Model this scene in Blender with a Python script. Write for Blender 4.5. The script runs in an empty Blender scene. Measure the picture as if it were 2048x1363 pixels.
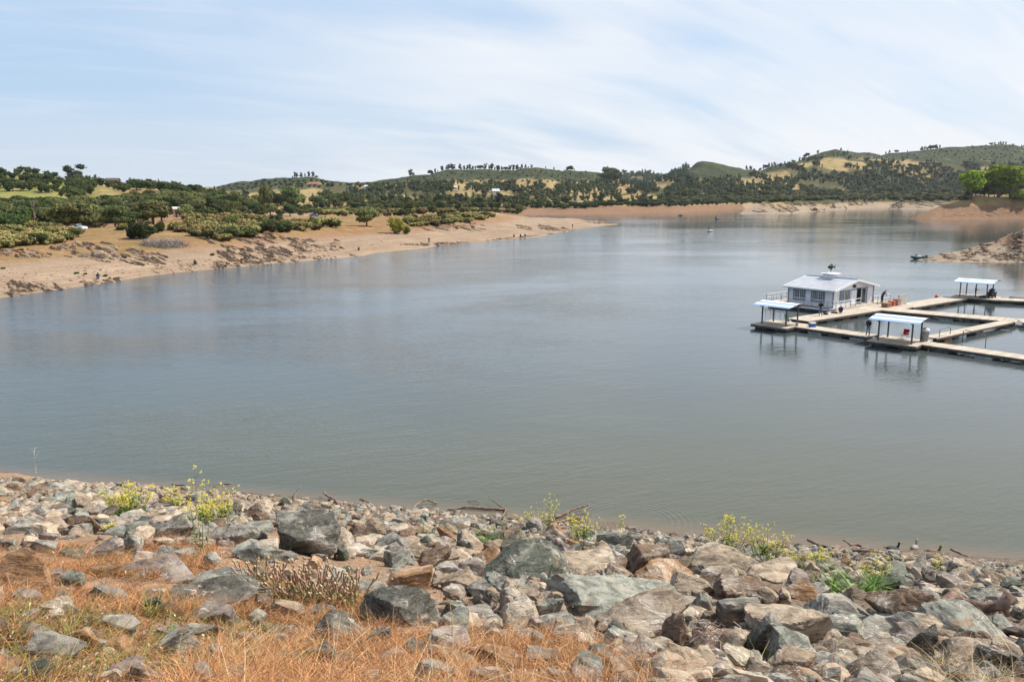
import bpy, bmesh, math, random
import numpy as np
from mathutils import Vector, Matrix, Euler

# ------------------------------------------------------------------ camera, world, sun, exposure
S = bpy.context.scene
FPX, PITCH, CAMH = 1593.0, math.radians(10.35), 14.5
CP, SP = math.cos(PITCH), math.sin(PITCH)
cam_d = bpy.data.cameras.new('camera'); cam = bpy.data.objects.new('camera', cam_d)
S.collection.objects.link(cam); S.camera = cam
cam.location = (0, 0, CAMH); cam.rotation_euler = (math.radians(90)-PITCH, 0, 0)
cam_d.sensor_width = 36; cam_d.lens = 36*FPX/2048; cam_d.clip_start = .1; cam_d.clip_end = 12000
S.render.resolution_x = 1024; S.render.resolution_y = 681
S.view_settings.view_transform = 'Standard'; S.view_settings.look = 'None'
S.view_settings.exposure = 0.45; S.view_settings.gamma = 1
SUN_AZ, SUN_EL = math.radians(70), math.radians(50)       # azimuth clockwise from +Y
sd = Vector((math.sin(SUN_AZ)*math.cos(SUN_EL), math.cos(SUN_AZ)*math.cos(SUN_EL), math.sin(SUN_EL)))
sl = bpy.data.lights.new('sun', 'SUN'); sl.energy = 5.0; sl.angle = math.radians(.5); sl.color = (1, .94, .84)
sun = bpy.data.objects.new('sun', sl); S.collection.objects.link(sun)
sun.rotation_euler = sd.to_track_quat('Z', 'Y').to_euler(); sun.location = (40, 20, 60)

W = bpy.data.worlds.new('World'); S.world = W; W.use_nodes = True
nt = W.node_tree; nt.nodes.clear()
def wn(t, **k):
    n = nt.nodes.new(t)
    for a, b in k.items(): setattr(n, a, b)
    return n
wl = nt.links.new
sky = wn('ShaderNodeTexSky', sky_type='NISHITA', sun_disc=False, sun_elevation=SUN_EL, sun_rotation=SUN_AZ,
         altitude=100, air_density=1.0, dust_density=2.2, ozone_density=1.2)
tc = wn('ShaderNodeTexCoord'); sx = wn('ShaderNodeSeparateXYZ'); wl(tc.outputs['Generated'], sx.inputs[0])
def wm(op, a, b=None, c=None):
    n = wn('ShaderNodeMath', operation=op)
    for i, v in enumerate((a, b, c)):
        if v is None: continue
        if isinstance(v, (int, float)): n.inputs[i].default_value = v
        else: wl(v, n.inputs[i])
    return n.outputs[0]
zz = wm('ADD', wm('MAXIMUM', sx.outputs[2], 0.0), 0.45)
cx = wm('DIVIDE', sx.outputs[0], zz); cy = wm('DIVIDE', sx.outputs[1], zz)
cb = wn('ShaderNodeCombineXYZ'); wl(cx, cb.inputs[0]); wl(cy, cb.inputs[1])
def cloud(ang, along, across, loc, det, rough, dist, lo, hi):
    a = wn('ShaderNodeMapping'); a.inputs['Rotation'].default_value = (0, 0, -ang); wl(cb.outputs[0], a.inputs[0])
    m = wn('ShaderNodeMapping'); m.inputs['Scale'].default_value = (along, across, 1); m.inputs['Location'].default_value = loc
    wl(a.outputs[0], m.inputs[0])
    n = wn('ShaderNodeTexNoise'); n.inputs['Scale'].default_value = 1; n.inputs['Detail'].default_value = det
    n.inputs['Roughness'].default_value = rough; n.inputs['Distortion'].default_value = dist
    wl(m.outputs[0], n.inputs['Vector'])
    r = wn('ShaderNodeMapRange', interpolation_type='SMOOTHSTEP'); wl(n.outputs[0], r.inputs[0])
    r.inputs[1].default_value = lo; r.inputs[2].default_value = hi
    return r.outputs[0]
c1 = cloud(math.radians(20), 1.3, 5.0, (1.3, 0.7, 0), 4, .5, .5, .30, .58)
c2 = cloud(math.radians(26), 2.2, 16., (4.2, 2.4, 0), 7, .60, .9, .46, .78)
c3 = cloud(math.radians(8), .9, 3.0, (0.2, 5.0, 0), 3, .5, .3, .36, .64)
# the cirrus sheet lies over the middle and right of the sky and thins to the left
lr = wn('ShaderNodeMapRange', interpolation_type='SMOOTHSTEP'); wl(cx, lr.inputs[0])
lr.inputs[1].default_value = -.75; lr.inputs[2].default_value = -.05; lr.inputs[3].default_value = .15; lr.inputs[4].default_value = 1
cm = wm('ADD', wm('MULTIPLY', c1, wm('MULTIPLY', lr.outputs[0], .62)), wm('ADD', wm('MULTIPLY', c2, .20), wm('MULTIPLY', c3, wm('MULTIPLY', lr.outputs[0], .30))))
hi = wn('ShaderNodeMapRange', interpolation_type='SMOOTHSTEP'); wl(sx.outputs[2], hi.inputs[0]); hi.inputs[1].default_value = .2; hi.inputs[2].default_value = .42; hi.inputs[3].default_value = 0; hi.inputs[4].default_value = .6  # cloud added overhead, mostly out of view, to brighten the water's reflections
lo_ = wn('ShaderNodeMapRange', interpolation_type='SMOOTHSTEP'); wl(sx.outputs[2], lo_.inputs[0]); lo_.inputs[1].default_value = 0; lo_.inputs[2].default_value = .13; lo_.inputs[3].default_value = .42; lo_.inputs[4].default_value = 0
cm = wm('ADD', wm('ADD', cm, lo_.outputs[0]), wm('MULTIPLY', hi.outputs[0], lr.outputs[0]))
top = wn('ShaderNodeMapRange', interpolation_type='SMOOTHSTEP'); wl(sx.outputs[2], top.inputs[0]); top.inputs[1].default_value = .55; top.inputs[2].default_value = .88; top.inputs[3].default_value = 1; top.inputs[4].default_value = .22  # thins veil and cloud towards the unseen zenith to cut the fill light
cm = wm('MULTIPLY', wm('MULTIPLY', wm('MINIMUM', cm, 1.0), .88), top.outputs[0])
skyc = wn('ShaderNodeMix', data_type='RGBA', blend_type='MULTIPLY'); skyc.inputs[0].default_value = 1
wl(sky.outputs[0], skyc.inputs[6]); skyc.inputs[7].default_value = (.115, .115, .115, 1)
# thin veil of high haze over the whole sky
veil = wn('ShaderNodeMix', data_type='RGBA'); wl(skyc.outputs[2], veil.inputs[6]); veil.inputs[7].default_value = (.36, .505, .70, 1)
wl(wm('MULTIPLY', top.outputs[0], .70), veil.inputs[0])
mx = wn('ShaderNodeMix', data_type='RGBA'); wl(cm, mx.inputs[0]); wl(veil.outputs[2], mx.inputs[6]); mx.inputs[7].default_value = (.69, .70, .72, 1)
bg = wn('ShaderNodeBackground'); wl(mx.outputs[2], bg.inputs[0]); bg.inputs[1].default_value = 1.0
wo = wn('ShaderNodeOutputWorld'); wl(bg.outputs[0], wo.inputs[0])

# ------------------------------------------------------------------ helpers
COL = S.collection
rng = np.random.default_rng(7); random.seed(7)
def ray(x, y):
    a = x-1024; b = 681.5-y
    return np.array((a, FPX*CP+b*SP, -FPX*SP+b*CP))
def at_z(x, y, z=0.0):
    d = ray(x, y); s = (z-CAMH)/d[2]; return np.array((d[0]*s, d[1]*s, z))
def at_y(x, y, Y):
    d = ray(x, y); s = Y/d[1]; return np.array((d[0]*s, Y, CAMH+d[2]*s))
def tag(o, label=None, cat=None, group=None, kind=None):
    if label: o['label'] = label
    if cat: o['category'] = cat
    if group: o['group'] = group
    if kind: o['kind'] = kind
    return o
def empty(name, loc, rz=0, label=None, cat=None, group=None):
    o = bpy.data.objects.new(name, None); COL.objects.link(o); o.location = loc; o.rotation_euler = (0, 0, rz)
    o.empty_display_size = .2
    return tag(o, label, cat, group)
def link(name, me, parent=None, loc=(0, 0, 0)):
    o = bpy.data.objects.new(name, me); COL.objects.link(o); o.location = loc
    if parent: o.parent = parent
    return o
def copy_tree(o, parent=None):
    c = o.copy(); COL.objects.link(c); c.parent = parent
    for ch in list(o.children): copy_tree(ch, c)
    return c

# value noise ---------------------------------------------------------------
def _h(ix, iy, iz, seed):
    n = (ix.astype(np.int64)*374761393 + iy.astype(np.int64)*668265263 + iz.astype(np.int64)*2147483647 + seed*1274126177) & 0xffffffff
    n = ((n ^ (n >> 13))*1274126177) & 0xffffffff
    n = ((n ^ (n >> 16))*2246822519) & 0xffffffff
    return ((n ^ (n >> 15)) & 0xffff)/32767.5-1
def vn(x, y, z, seed=0):
    x, y, z = np.broadcast_arrays(np.asarray(x, float), np.asarray(y, float), np.asarray(z, float))
    ix, iy, iz = np.floor(x), np.floor(y), np.floor(z)
    fx, fy, fz = x-ix, y-iy, z-iz
    fx = fx*fx*(3-2*fx); fy = fy*fy*(3-2*fy); fz = fz*fz*(3-2*fz)
    r = 0
    for dx in (0, 1):
        for dy in (0, 1):
            for dz in (0, 1):
                r = r+_h(ix+dx, iy+dy, iz+dz, seed)*(fx if dx else 1-fx)*(fy if dy else 1-fy)*(fz if dz else 1-fz)
    return r
def fbm(x, y, z=0, o=4, seed=0, g=.5):
    a, r, f = 1., 0, 1.
    for k in range(o):
        r = r+a*vn(np.asarray(x)*f, np.asarray(y)*f, np.asarray(z)*f+k*7.3, seed+k); a *= g; f *= 2.03
    return r

# materials -----------------------------------------------------------------
class NT:
    def __init__(s, name, rough=.8, spec=.3):
        s.m = bpy.data.materials.new(name); s.m.use_nodes = True; s.t = s.m.node_tree
        s.b = s.t.nodes['Principled BSDF']; s.b.inputs['Roughness'].default_value = rough
        s.b.inputs['Specular IOR Level'].default_value = spec
    def n(s, t, **k):
        n = s.t.nodes.new(t)
        for a, b in k.items(): setattr(n, a, b)
        return n
    def l(s, a, b): s.t.links.new(a, b)
    def set(s, sock, v):
        if isinstance(v, (int, float)): sock.default_value = v
        elif isinstance(v, tuple): sock.default_value = v if len(v) == 4 or sock.type == 'VECTOR' else (*v, 1)
        else: s.l(v, sock)
    def co(s, kind='Object', scale=(1, 1, 1), rot=(0, 0, 0)):
        c = s.n('ShaderNodeTexCoord'); m = s.n('ShaderNodeMapping'); m.inputs['Scale'].default_value = scale
        m.inputs['Rotation'].default_value = rot; s.l(c.outputs[kind], m.inputs[0]); return m.outputs[0]
    def pos2(s, ang, scale):
        c = s.n('ShaderNodeNewGeometry'); a = s.n('ShaderNodeMapping'); a.inputs['Rotation'].default_value = (0, 0, -ang); s.l(c.outputs['Position'], a.inputs[0])
        m = s.n('ShaderNodeMapping'); m.inputs['Scale'].default_value = scale; s.l(a.outputs[0], m.inputs[0]); return m.outputs[0]
    def pos(s, scale=(1, 1, 1), rot=(0, 0, 0)):
        c = s.n('ShaderNodeNewGeometry'); m = s.n('ShaderNodeMapping'); m.inputs['Scale'].default_value = scale
        m.inputs['Rotation'].default_value = rot; s.l(c.outputs['Position'], m.inputs[0]); return m.outputs[0]
    def noise(s, v, sc, det=4, rough=.55, dist=0):
        n = s.n('ShaderNodeTexNoise'); n.inputs['Scale'].default_value = sc; n.inputs['Detail'].default_value = det
        n.inputs['Roughness'].default_value = rough; n.inputs['Distortion'].default_value = dist; s.l(v, n.inputs['Vector']); return n.outputs[0]
    def vor(s, v, sc, feat='F1', out='Distance'):
        n = s.n('ShaderNodeTexVoronoi', feature=feat); n.inputs['Scale'].default_value = sc; s.l(v, n.inputs['Vector']); return n.outputs[out]
    def mr(s, v, a, b, c=0., d=1., smooth=True):
        n = s.n('ShaderNodeMapRange', interpolation_type='SMOOTHSTEP' if smooth else 'LINEAR'); s.l(v, n.inputs[0])
        for i, q in enumerate((a, b, c, d)): n.inputs[i+1].default_value = q
        return n.outputs[0]
    def mix(s, f, a, b, mode='MIX'):
        n = s.n('ShaderNodeMix', data_type='RGBA', blend_type=mode); s.set(n.inputs[0], f); s.set(n.inputs[6], a); s.set(n.inputs[7], b); return n.outputs[2]
    def math(s, op, a, b=0.):
        n = s.n('ShaderNodeMath', operation=op); s.set(n.inputs[0], a); s.set(n.inputs[1], b); return n.outputs[0]
    def attr(s, name, out='Color'):
        n = s.n('ShaderNodeAttribute'); n.attribute_name = name; return n.outputs[out]
    def col(s, v): s.set(s.b.inputs['Base Color'], v); return s
    def bump(s, h, strength=.5, dist=.1, prev=None):
        n = s.n('ShaderNodeBump'); n.inputs['Strength'].default_value = strength
        if isinstance(dist, (int, float)): n.inputs['Distance'].default_value = dist
        s.l(h, n.inputs['Height'])
        if prev is not None: s.l(prev, n.inputs['Normal'])
        s.l(n.outputs[0], s.b.inputs['Normal']); return n.outputs[0]
_pm = {}
def pm(name, c, rough=.6, metal=0, var=.12, spec=.3, sc=3.):
    """plain painted / plain stuff material with a little mottling"""
    if name in _pm: return _pm[name]
    t = NT(name, rough, spec); v = t.pos()
    f = t.noise(v, sc, 4)
    lo = tuple(x*(1-var*1.6) for x in c); hi = tuple(min(1, x*(1+var)) for x in c)
    t.col(t.mix(t.mr(f, .3, .7), lo, hi)); t.b.inputs['Metallic'].default_value = metal
    _pm[name] = t.m; return t.m

# mesh collector ------------------------------------------------------------
class MB:
    def __init__(s): s.v = []; s.f = []; s.mi = []; s.n = 0; s.c = []
    def add(s, v, f, mi=0, c=None):
        v = np.asarray(v, float); s.v.append(v)
        s.f += [tuple(int(i)+s.n for i in q) for q in f]; s.mi += [mi]*len(f); s.n += len(v); return s
    def box(s, c, d, rz=0, mi=0, tilt=None, taper=1.):
        x, y, z = d[0]/2, d[1]/2, d[2]/2; t = taper
        v = np.array([(-x, -y, -z), (x, -y, -z), (x, y, -z), (-x, y, -z), (-x*t, -y*t, z), (x*t, -y*t, z), (x*t, y*t, z), (-x*t, y*t, z)])
        M = Matrix.Rotation(rz, 3, 'Z')
        if tilt: M = M @ Euler(tilt).to_matrix()
        v = v@np.array(M).T+np.array(c)
        return s.add(v, [(3, 2, 1, 0), (4, 5, 6, 7), (0, 1, 5, 4), (1, 2, 6, 5), (2, 3, 7, 6), (3, 0, 4, 7)], mi)
    def bar(s, a, b, w, h=None, mi=0):
        """rectangular beam from a to b"""
        a = np.array(a, float); b = np.array(b, float); h = h or w; d = b-a; L = np.linalg.norm(d); d /= L
        up = np.array((0, 0, 1.)) if abs(d[2]) < .95 else np.array((0, 1., 0))
        r = np.cross(d, up); r /= np.linalg.norm(r); u = np.cross(r, d)
        v = [p+r*i*w/2+u*j*h/2 for p in (a, b) for i, j in ((-1, -1), (1, -1), (1, 1), (-1, 1))]
        return s.add(v, [(3, 2, 1, 0), (4, 5, 6, 7), (0, 1, 5, 4), (1, 2, 6, 5), (2, 3, 7, 6), (3, 0, 4, 7)], mi)
    def tube(s, pts, rad, n=8, mi=0, cap=True):
        pts = [np.array(p, float) for p in pts]
        if isinstance(rad, (int, float)): rad = [rad]*len(pts)
        V = []; prev = None
        for i, p in enumerate(pts):
            d = pts[min(i+1, len(pts)-1)]-pts[max(i-1, 0)]; d /= (np.linalg.norm(d)+1e-9)
            if prev is None:
                up = np.array((0, 0, 1.)) if abs(d[2]) < .9 else np.array((1., 0, 0)); r = np.cross(d, up)
            else: r = prev-d*np.dot(prev, d)
            r /= (np.linalg.norm(r)+1e-9); prev = r; u = np.cross(d, r)
            for k in range(n):
                a = 2*math.pi*k/n; V.append(p+(r*math.cos(a)+u*math.sin(a))*rad[i])
        F = []
        for i in range(len(pts)-1):
            for k in range(n):
                a, b = i*n+k, i*n+(k+1) % n; F.append((a, b, b+n, a+n))
        if cap: F.append(tuple(range(n-1, -1, -1))); F.append(tuple((len(pts)-1)*n+k for k in range(n)))
        return s.add(V, F, mi)
    def build(s, name, mats, parent=None, smooth=False, loc=(0, 0, 0), sharp=None):
        me = bpy.data.meshes.new(name)
        V = np.concatenate(s.v) if s.v else np.zeros((0, 3))
        me.from_pydata(V.tolist(), [], s.f)
        if not isinstance(mats, (list, tuple)): mats = [mats]
        for m in mats: me.materials.append(m)
        if len(mats) > 1: me.polygons.foreach_set('material_index', s.mi)
        if smooth:
            me.polygons.foreach_set('use_smooth', [True]*len(me.polygons))
            if sharp: me.set_sharp_from_angle(angle=math.radians(sharp))
        me.update()
        return link(name, me, parent, loc)
def fast_mesh(name, V, F, mats, smooth=False, tint=None, mi=None):
    """V (n,3), F (m,k) arrays of one polygon size"""
    me = bpy.data.meshes.new(name); V = np.ascontiguousarray(V, dtype=np.float32); F = np.ascontiguousarray(F, dtype=np.int32)
    m, k = F.shape
    me.vertices.add(len(V)); me.vertices.foreach_set('co', V.ravel())
    me.loops.add(m*k); me.loops.foreach_set('vertex_index', F.ravel())
    me.polygons.add(m); me.polygons.foreach_set('loop_start', np.arange(0, m*k, k, dtype=np.int32))
    me.polygons.foreach_set('loop_total', np.full(m, k, dtype=np.int32))
    if mi is not None: me.polygons.foreach_set('material_index', mi.astype(np.int32))
    me.polygons.foreach_set('use_smooth', np.full(m, bool(smooth)))
    for q in (mats if isinstance(mats, (list, tuple)) else [mats]): me.materials.append(q)
    me.update(calc_edges=True); me.validate()
    if tint is not None:
        a = me.color_attributes.new('tint', 'FLOAT_COLOR', 'POINT')
        a.data.foreach_set('color', np.ascontiguousarray(np.hstack([tint, np.ones((len(tint), 1))]), dtype=np.float32).ravel())
    return me
def ico(sub):
    b = bmesh.new(); bmesh.ops.create_icosphere(b, subdivisions=sub, radius=1)
    v = np.array([q.co[:] for q in b.verts]); f = np.array([[q.index for q in p.verts] for p in b.faces]); b.free(); return v, f
ICO = {k: ico(k) for k in (1, 2, 3, 4, 5)}

# ------------------------------------------------------------------ terrain of the far shores (polar grid, real distances)
def P(x, y, z):   # pixel lying at height z
    q = at_z(x, y, z); return (q[0]/q[1], q[1], z)
def D(x, y, Y):   # pixel lying at distance Y
    q = at_y(x, y, Y); return (q[0]/q[1], Y, q[2])
def R(x, Y, z): return ((x-1024)/1617., Y, z)
def dY(row, dy, z): return [(t, Y+dy, z) for t, Y, _ in row]
A1 = [P(-700, 700, 0), P(-300, 640, 0), P(0, 596, 0), P(90, 583, 0), P(200, 568, 0), P(300, 551, 0), P(400, 541, 0), P(500, 532, 0), P(600, 523, 0), P(690, 515, 0),
      P(722, 512.5, 0), P(745, 507, 0), P(790, 502, 0), P(855, 495.5, 0), P(880, 490, 0), P(950, 485, 0), P(1030, 478, 0), P(1085, 473, 0), P(1100, 468, 0), P(1137, 462, 0), P(1141, 459, 0), P(1180, 454.5, 0), P(1237, 449, 0)]
A2 = [P(-700, 545, 5), P(-300, 515, 5), P(0, 489, 5), P(150, 483, 5), P(300, 482, 4.8), P(440, 474, 4.8), P(600, 460, 5), P(700, 452, 5), P(800, 452, 4.5), P(900, 447, 4.3), P(1000, 437, 4), P(1060, 440, 2.2), P(1150, 444, 1.2), P(1237, 448.8, 0)]
A3 = [P(-700, 470, 6.5), P(0, 459, 6), P(155, 457, 6), P(250, 451, 6.2), P(350, 438, 6.6), P(450, 440, 6), P(600, 433, 4.6), P(628, 431, 4.6), P(800, 424, 5.2), P(900, 421, 5.2), P(980, 426, 4.8), P(1040, 432, 2.8), P(1060, 434.5, 2), P(1150, 436.5, .9), P(1237, 448.3, 0)]
L0 = [R(-800, 230, -2), R(0, 230, -2), R(560, 380, -2)]
L1 = [R(-800, 250, 4.5), R(0, 262, 4.5), R(300, 300, 4.5), R(420, 330, 4), R(560, 420, 3)]
L2 = [D(-800, 425, 420), D(0, 414, 420), D(130, 410, 420), D(200, 395, 430), D(330, 392, 440), D(450, 402, 480), D(560, 410, 560)]
L3 = [D(-800, 398, 500), D(0, 387, 520), D(130, 386, 520), D(200, 372, 520), D(330, 378, 540), D(450, 395, 560), D(560, 405, 600)]
L4 = [D(-800, 350, 640), D(-300, 330, 640), D(0, 345, 640), D(60, 343, 640), D(90, 348, 640), D(130, 359, 640), D(180, 364, 640), D(250, 368, 640), D(330, 375, 650), D(400, 384, 660), D(450, 390, 670), D(560, 402, 680)]
L5 = [(t, Y+160, z-16) for t, Y, z in L4]
B1 = [R(-800, 400, 1), R(400, 400, 1), R(700, 470, 1), R(950, 540, .5), P(1060, 430, 0), P(1150, 429, 0), P(1230, 427.6, 0), P(1357, 425, 0), P(1435, 421, 0), P(1497, 416.2, 0), P(1600, 414.5, 0), P(2800, 412, 0)]
B2 = [R(-800, 600, 8), D(400, 408, 600), D(600, 408, 620), D(900, 411, 660), D(1040, 420, 620), D(1090, 423, 640), D(1145, 413, 660), D(1230, 409.5, 690), D(1280, 411, 700), D(1350, 411, 700), D(1440, 406.5, 780), D(1520, 405, 860), D(1640, 403, 1040), D(1800, 403, 1180), D(2048, 400, 1180), D(2800, 398, 1180)]
B3 = [D(-800, 395, 900), D(400, 396, 900), D(600, 394, 900), D(900, 402, 950), D(1230, 400, 980), D(1500, 395, 1080), D(1640, 396, 1200), D(1800, 392, 1300), D(2048, 385, 1300), D(2800, 380, 1300)]
B4 = [D(-800, 385, 1150), D(400, 388, 1150), D(600, 380, 1150), D(740, 376, 1150), D(900, 366, 1170), D(1100, 363, 1180), D(1230, 380, 1250), D(1330, 368, 1200), D(1400, 355, 1200), D(1500, 362, 1250), D(1600, 340, 1350), D(1750, 325, 1450), D(2048, 325, 1450), D(2800, 330, 1450)]
B5 = [D(-800, 380, 1500), D(400, 380, 1500), D(430, 377, 1500), D(470, 367, 1500), D(530, 361, 1500), D(560, 360, 1500), D(590, 358, 1500), D(625, 359, 1500), D(655, 364, 1500), D(700, 371, 1450), D(760, 367, 1420), D(800, 357, 1400), D(850, 348, 1400), D(900, 343, 1400), D(950, 338, 1400), D(1050, 335, 1400), D(1100, 339, 1400), D(1150, 343, 1400), D(1190, 343, 1400), D(1222, 350, 1400), D(1250, 368, 1400), D(1300, 368, 1380),
      D(1335, 356, 1350), D(1370, 340, 1350), D(1392, 325, 1350), D(1404, 322, 1350), D(1425, 324, 1350), D(1450, 331, 1350), D(1490, 340, 1400), D(1530, 338, 1480), D(1580, 326, 1520), D(1620, 311, 1560), D(1655, 304, 1580), D(1672, 300, 1580), D(1700, 304, 1600), D(1750, 307, 1620), D(1800, 305, 1640), D(1850, 297, 1650), D(1920, 290, 1650), D(1990, 284, 1680), D(2030, 287, 1680), D(2060, 300, 1680), D(2200, 318, 1680), D(2800, 335, 1680)]
B6 = [(t, Y+420, z*.35) for t, Y, z in B5]
Z1 = [R(1050, 1900, 0), R(1450, 1900, 0)]
Z2 = [D(1050, 372, 2500), D(1210, 349, 2500), D(1240, 349.5, 2500), D(1265, 346, 2500), D(1300, 347, 2500), D(1320, 352, 2500), D(1350, 356, 2500), D(1450, 372, 2500)]
Z3 = [(t, Y+400, 0) for t, Y, z in Z2]
G1 = [P(1832, 520, 0), P(1850, 522.5, 0), P(1940, 524.5, 0), P(2048, 524.5, 0), P(2300, 528, 0), P(2700, 545, 0)]
G2 = [P(1832, 519.5, 0), P(1856, 514, .35), P(1936, 498, 1.6), P(1989, 482, 3.6), P(2015, 470, 5), P(2048, 457, 7), P(2300, 410, 12), P(2700, 395, 14)]
F1 = [P(1819, 436.7, 0), P(1862, 438.8, 0), P(1950, 438, 0), P(2048, 436.6, 0), P(2300, 432, 0), P(2700, 430, 0)]
F2 = [D(1819, 436.5, 505), D(1856, 423, 515), D(1886, 411, 520), D(1930, 398, 525), D(1950, 393, 528), D(2048, 394, 530), D(2300, 385, 540), D(2700, 380, 540)]
F3 = [D(1819, 436.3, 510), D(1856, 422, 540), D(1886, 410, 560), D(1930, 396, 575), D(1950, 390, 590), D(2048, 388, 600), D(2300, 380, 620), D(2700, 375, 620)]
D1 = [P(1476, 427.2, 0), P(1530, 427.5, 0), P(1579, 427.3, 0), P(1620, 424, 0), P(1650, 421.5, 0), P(1722, 416.8, 0), P(1776, 414.8, 0), P(1850, 414, 0), P(2100, 413, 0)]
D2 = [D(1476, 427, 652), D(1503, 419, 660), D(1530, 411, 668), D(1560, 405, 685), D(1640, 401, 780), D(1700, 399, 900), D(1776, 397, 1020), D(1850, 400, 1060), D(2100, 405, 1080)]
D3 = [D(1476, 426.9, 655), D(1503, 418, 700), D(1530, 407, 740), D(1560, 400, 780), D(1640, 397, 880), D(1776, 394, 1100), D(1850, 396, 1140), D(2100, 402, 1150)]
E1 = [P(1773, 417.8, 0), P(1804, 418.4, 0), P(1866, 418.2, 0), P(1960, 418, 0), P(2300, 417, 0)]
E2 = [D(1773, 417.6, 860), D(1795, 407, 872), D(1810, 399, 880), D(1860, 396, 890), D(1960, 394, 900), D(2300, 390, 900)]
E3 = [D(1773, 417.4, 864), D(1795, 406, 920), D(1810, 396, 950), D(1860, 391, 980), D(1960, 388, 990), D(2300, 386, 990)]
def low(row, dy=-14, z=-2.5): return [(t, Y+dy, z) for t, Y, _ in row]
def high(row, k=60, z=-2): return [(t, Y+(k if zz > 1 else 6+k*max(zz, 0)), z) for t, Y, zz in row]
def valley(row, dy, z): return [(t, Y+dy, z if zz > 3.5 else (-2 if zz < 3 else (zz-3)/.5*(z+2)-2)) for t, Y, zz in row]
A4 = valley(A3, 45, 3.2)
A5 = [(t, Y+160, z) for t, Y, z in A4]
MASS = dict(A=[low(A1), A1, A2, A3, A4, A5], L=[L0, L1, L2, L3, L4, L5], B=[low(B1, -20), B1, B2, B3, B4, B5, B6], Z=[Z1, Z2, Z3],
            G=[low(G1, -7), G1, G2, high(G2, 45)], F=[low(F1, -14), F1, F2, F3, high(F3, 90)], D=[low(D1), D1, D2, D3, high(D3, 90)], E=[low(E1), E1, E2, E3, high(E3, 70)])
def mass_h(rows, t, Y):
    """t (n,), Y (n,m) -> heights"""
    Ys = []; Zs = []
    for r in rows:
        r = sorted(r); tt = [q[0] for q in r]
        Ys.append(np.interp(t, tt, [q[1] for q in r])); Zs.append(np.interp(t, tt, [q[2] for q in r]))
    Ys = np.array(Ys); Zs = np.array(Zs)
    for k in range(1, len(Ys)): Ys[k] = np.maximum(Ys[k], Ys[k-1]+.5)
    out = np.full(Y.shape, -9.)
    for i in range(len(t)): out[i] = np.interp(Y[i], Ys[:, i], Zs[:, i], left=-9, right=-9)
    main = sorted(rows[1]); t0, t1 = main[0][0], main[-1][0]
    out[(t < t0-1e-6) | (t > t1+1e-6)] = -9
    return out
def xt(x): return (x-1024)/1617.
def grid_heights(tt, yy):
    T, YY = np.meshgrid(tt, yy, indexing='ij'); X = T*YY
    H = np.full(T.shape, -9.); ID = np.zeros(T.shape, int)
    for k, (nm, rows) in enumerate(MASS.items()):
        h = mass_h(rows, tt, YY)
        if nm in 'BLZ':      # round the folded hills
            for _ in range(10 if nm == 'B' else 4):
                hh = h.copy(); hh[:, 1:-1] = (h[:, :-2]+2*h[:, 1:-1]+h[:, 2:])/4; hh[h < -1.9] = h[h < -1.9]; h = hh
        m = h > H; H[m] = h[m]; ID[m] = k
    land = np.clip((H-.0)/1.0, 0, 1)
    near = np.clip(YY/300., .3, 1)
    n1 = fbm(X/55, YY/55, 0, 4, 3); n2 = fbm(X/6, YY/9, 0, 4, 11)
    H = H+land*(n2*.22*near+np.where(YY > 650, n1*1.6, 0)+np.where(YY > 1000, n1*2.4, 0))
    # gullies down the far slopes
    g = np.abs(fbm(X/110+3, YY/260, 0, 3, 19)); H = H+np.where(YY > 950, land*np.clip(H/30, 0, 1)*(np.minimum(g, .5)-.25)*9, 0)
    # ledgy strata on the bare banks
    st = np.abs(fbm((X*.5+YY*.9+H*3)/3.0, (X*.9-YY*.5)/16, 0, 3, 5)); mk = np.clip(fbm(X/22, YY/22, 2, 2, 8)*1.6+.25, 0, 1)
    H = H+land*mk*(ID < 99)*np.where(YY < 420, 1, .8)*np.clip((6-H)/2, 0, 1)*(.30-st)*.55*near
    return T, X, YY, H, ID
TT = np.linspace(xt(-560), xt(2600), 900)
YR = np.concatenate([np.geomspace(92, 460, 400)[:-1], np.geomspace(460, 3000, 300)])
T_, X_, Y_, H_, ID_ = grid_heights(TT, YR)
ELV = (H_-CAMH)/Y_
RUN = np.maximum.accumulate(ELV, axis=1)
def hgt(X, Y):
    t = X/Y; i = np.clip((t-TT[0])/(TT[1]-TT[0]), 0, len(TT)-1.001); k = np.clip(np.searchsorted(YR, Y)-1, 0, len(YR)-2)
    i0 = int(i); fi = i-i0; fk = min(max((Y-YR[k])/(YR[k+1]-YR[k]), 0), 1)
    a = H_[i0, k]*(1-fk)+H_[i0, k+1]*fk; b = H_[i0+1, k]*(1-fk)+H_[i0+1, k+1]*fk
    return a*(1-fi)+b*fi
def elev_pix(t, Y, Z):     # world -> picture pixel
    yc = (Z-CAMH)*CP+Y*SP; zc = Y*CP-(Z-CAMH)*SP
    return 1024+FPX*t*Y/zc, 681.5-FPX*yc/zc
def ground_at(x, y):
    """first terrain point seen through picture position x, y"""
    d = ray(x, y); t = d[0]/d[1]; e = d[2]/d[1]
    i = int(np.clip(round((t-TT[0])/(TT[1]-TT[0])), 0, len(TT)-1))
    k = int(np.argmax(RUN[i] >= e))
    if RUN[i, k] < e: return None
    Y = YR[k]; return np.array((t*Y, Y, hgt(t*Y, Y)))
nt_, ny_ = T_.shape
V = np.stack([X_, Y_, H_], -1).reshape(-1, 3)
I = np.arange(nt_*ny_).reshape(nt_, ny_)
Fq = np.stack([I[:-1, :-1], I[1:, :-1], I[1:, 1:], I[:-1, 1:]], -1).reshape(-1, 4)
Hf = H_.reshape(-1); keep = Hf[Fq].max(1) > -8.5; Fq = Fq[keep]
used = np.zeros(len(V), bool); used[Fq.ravel()] = True; remap = np.cumsum(used)-1
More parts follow.
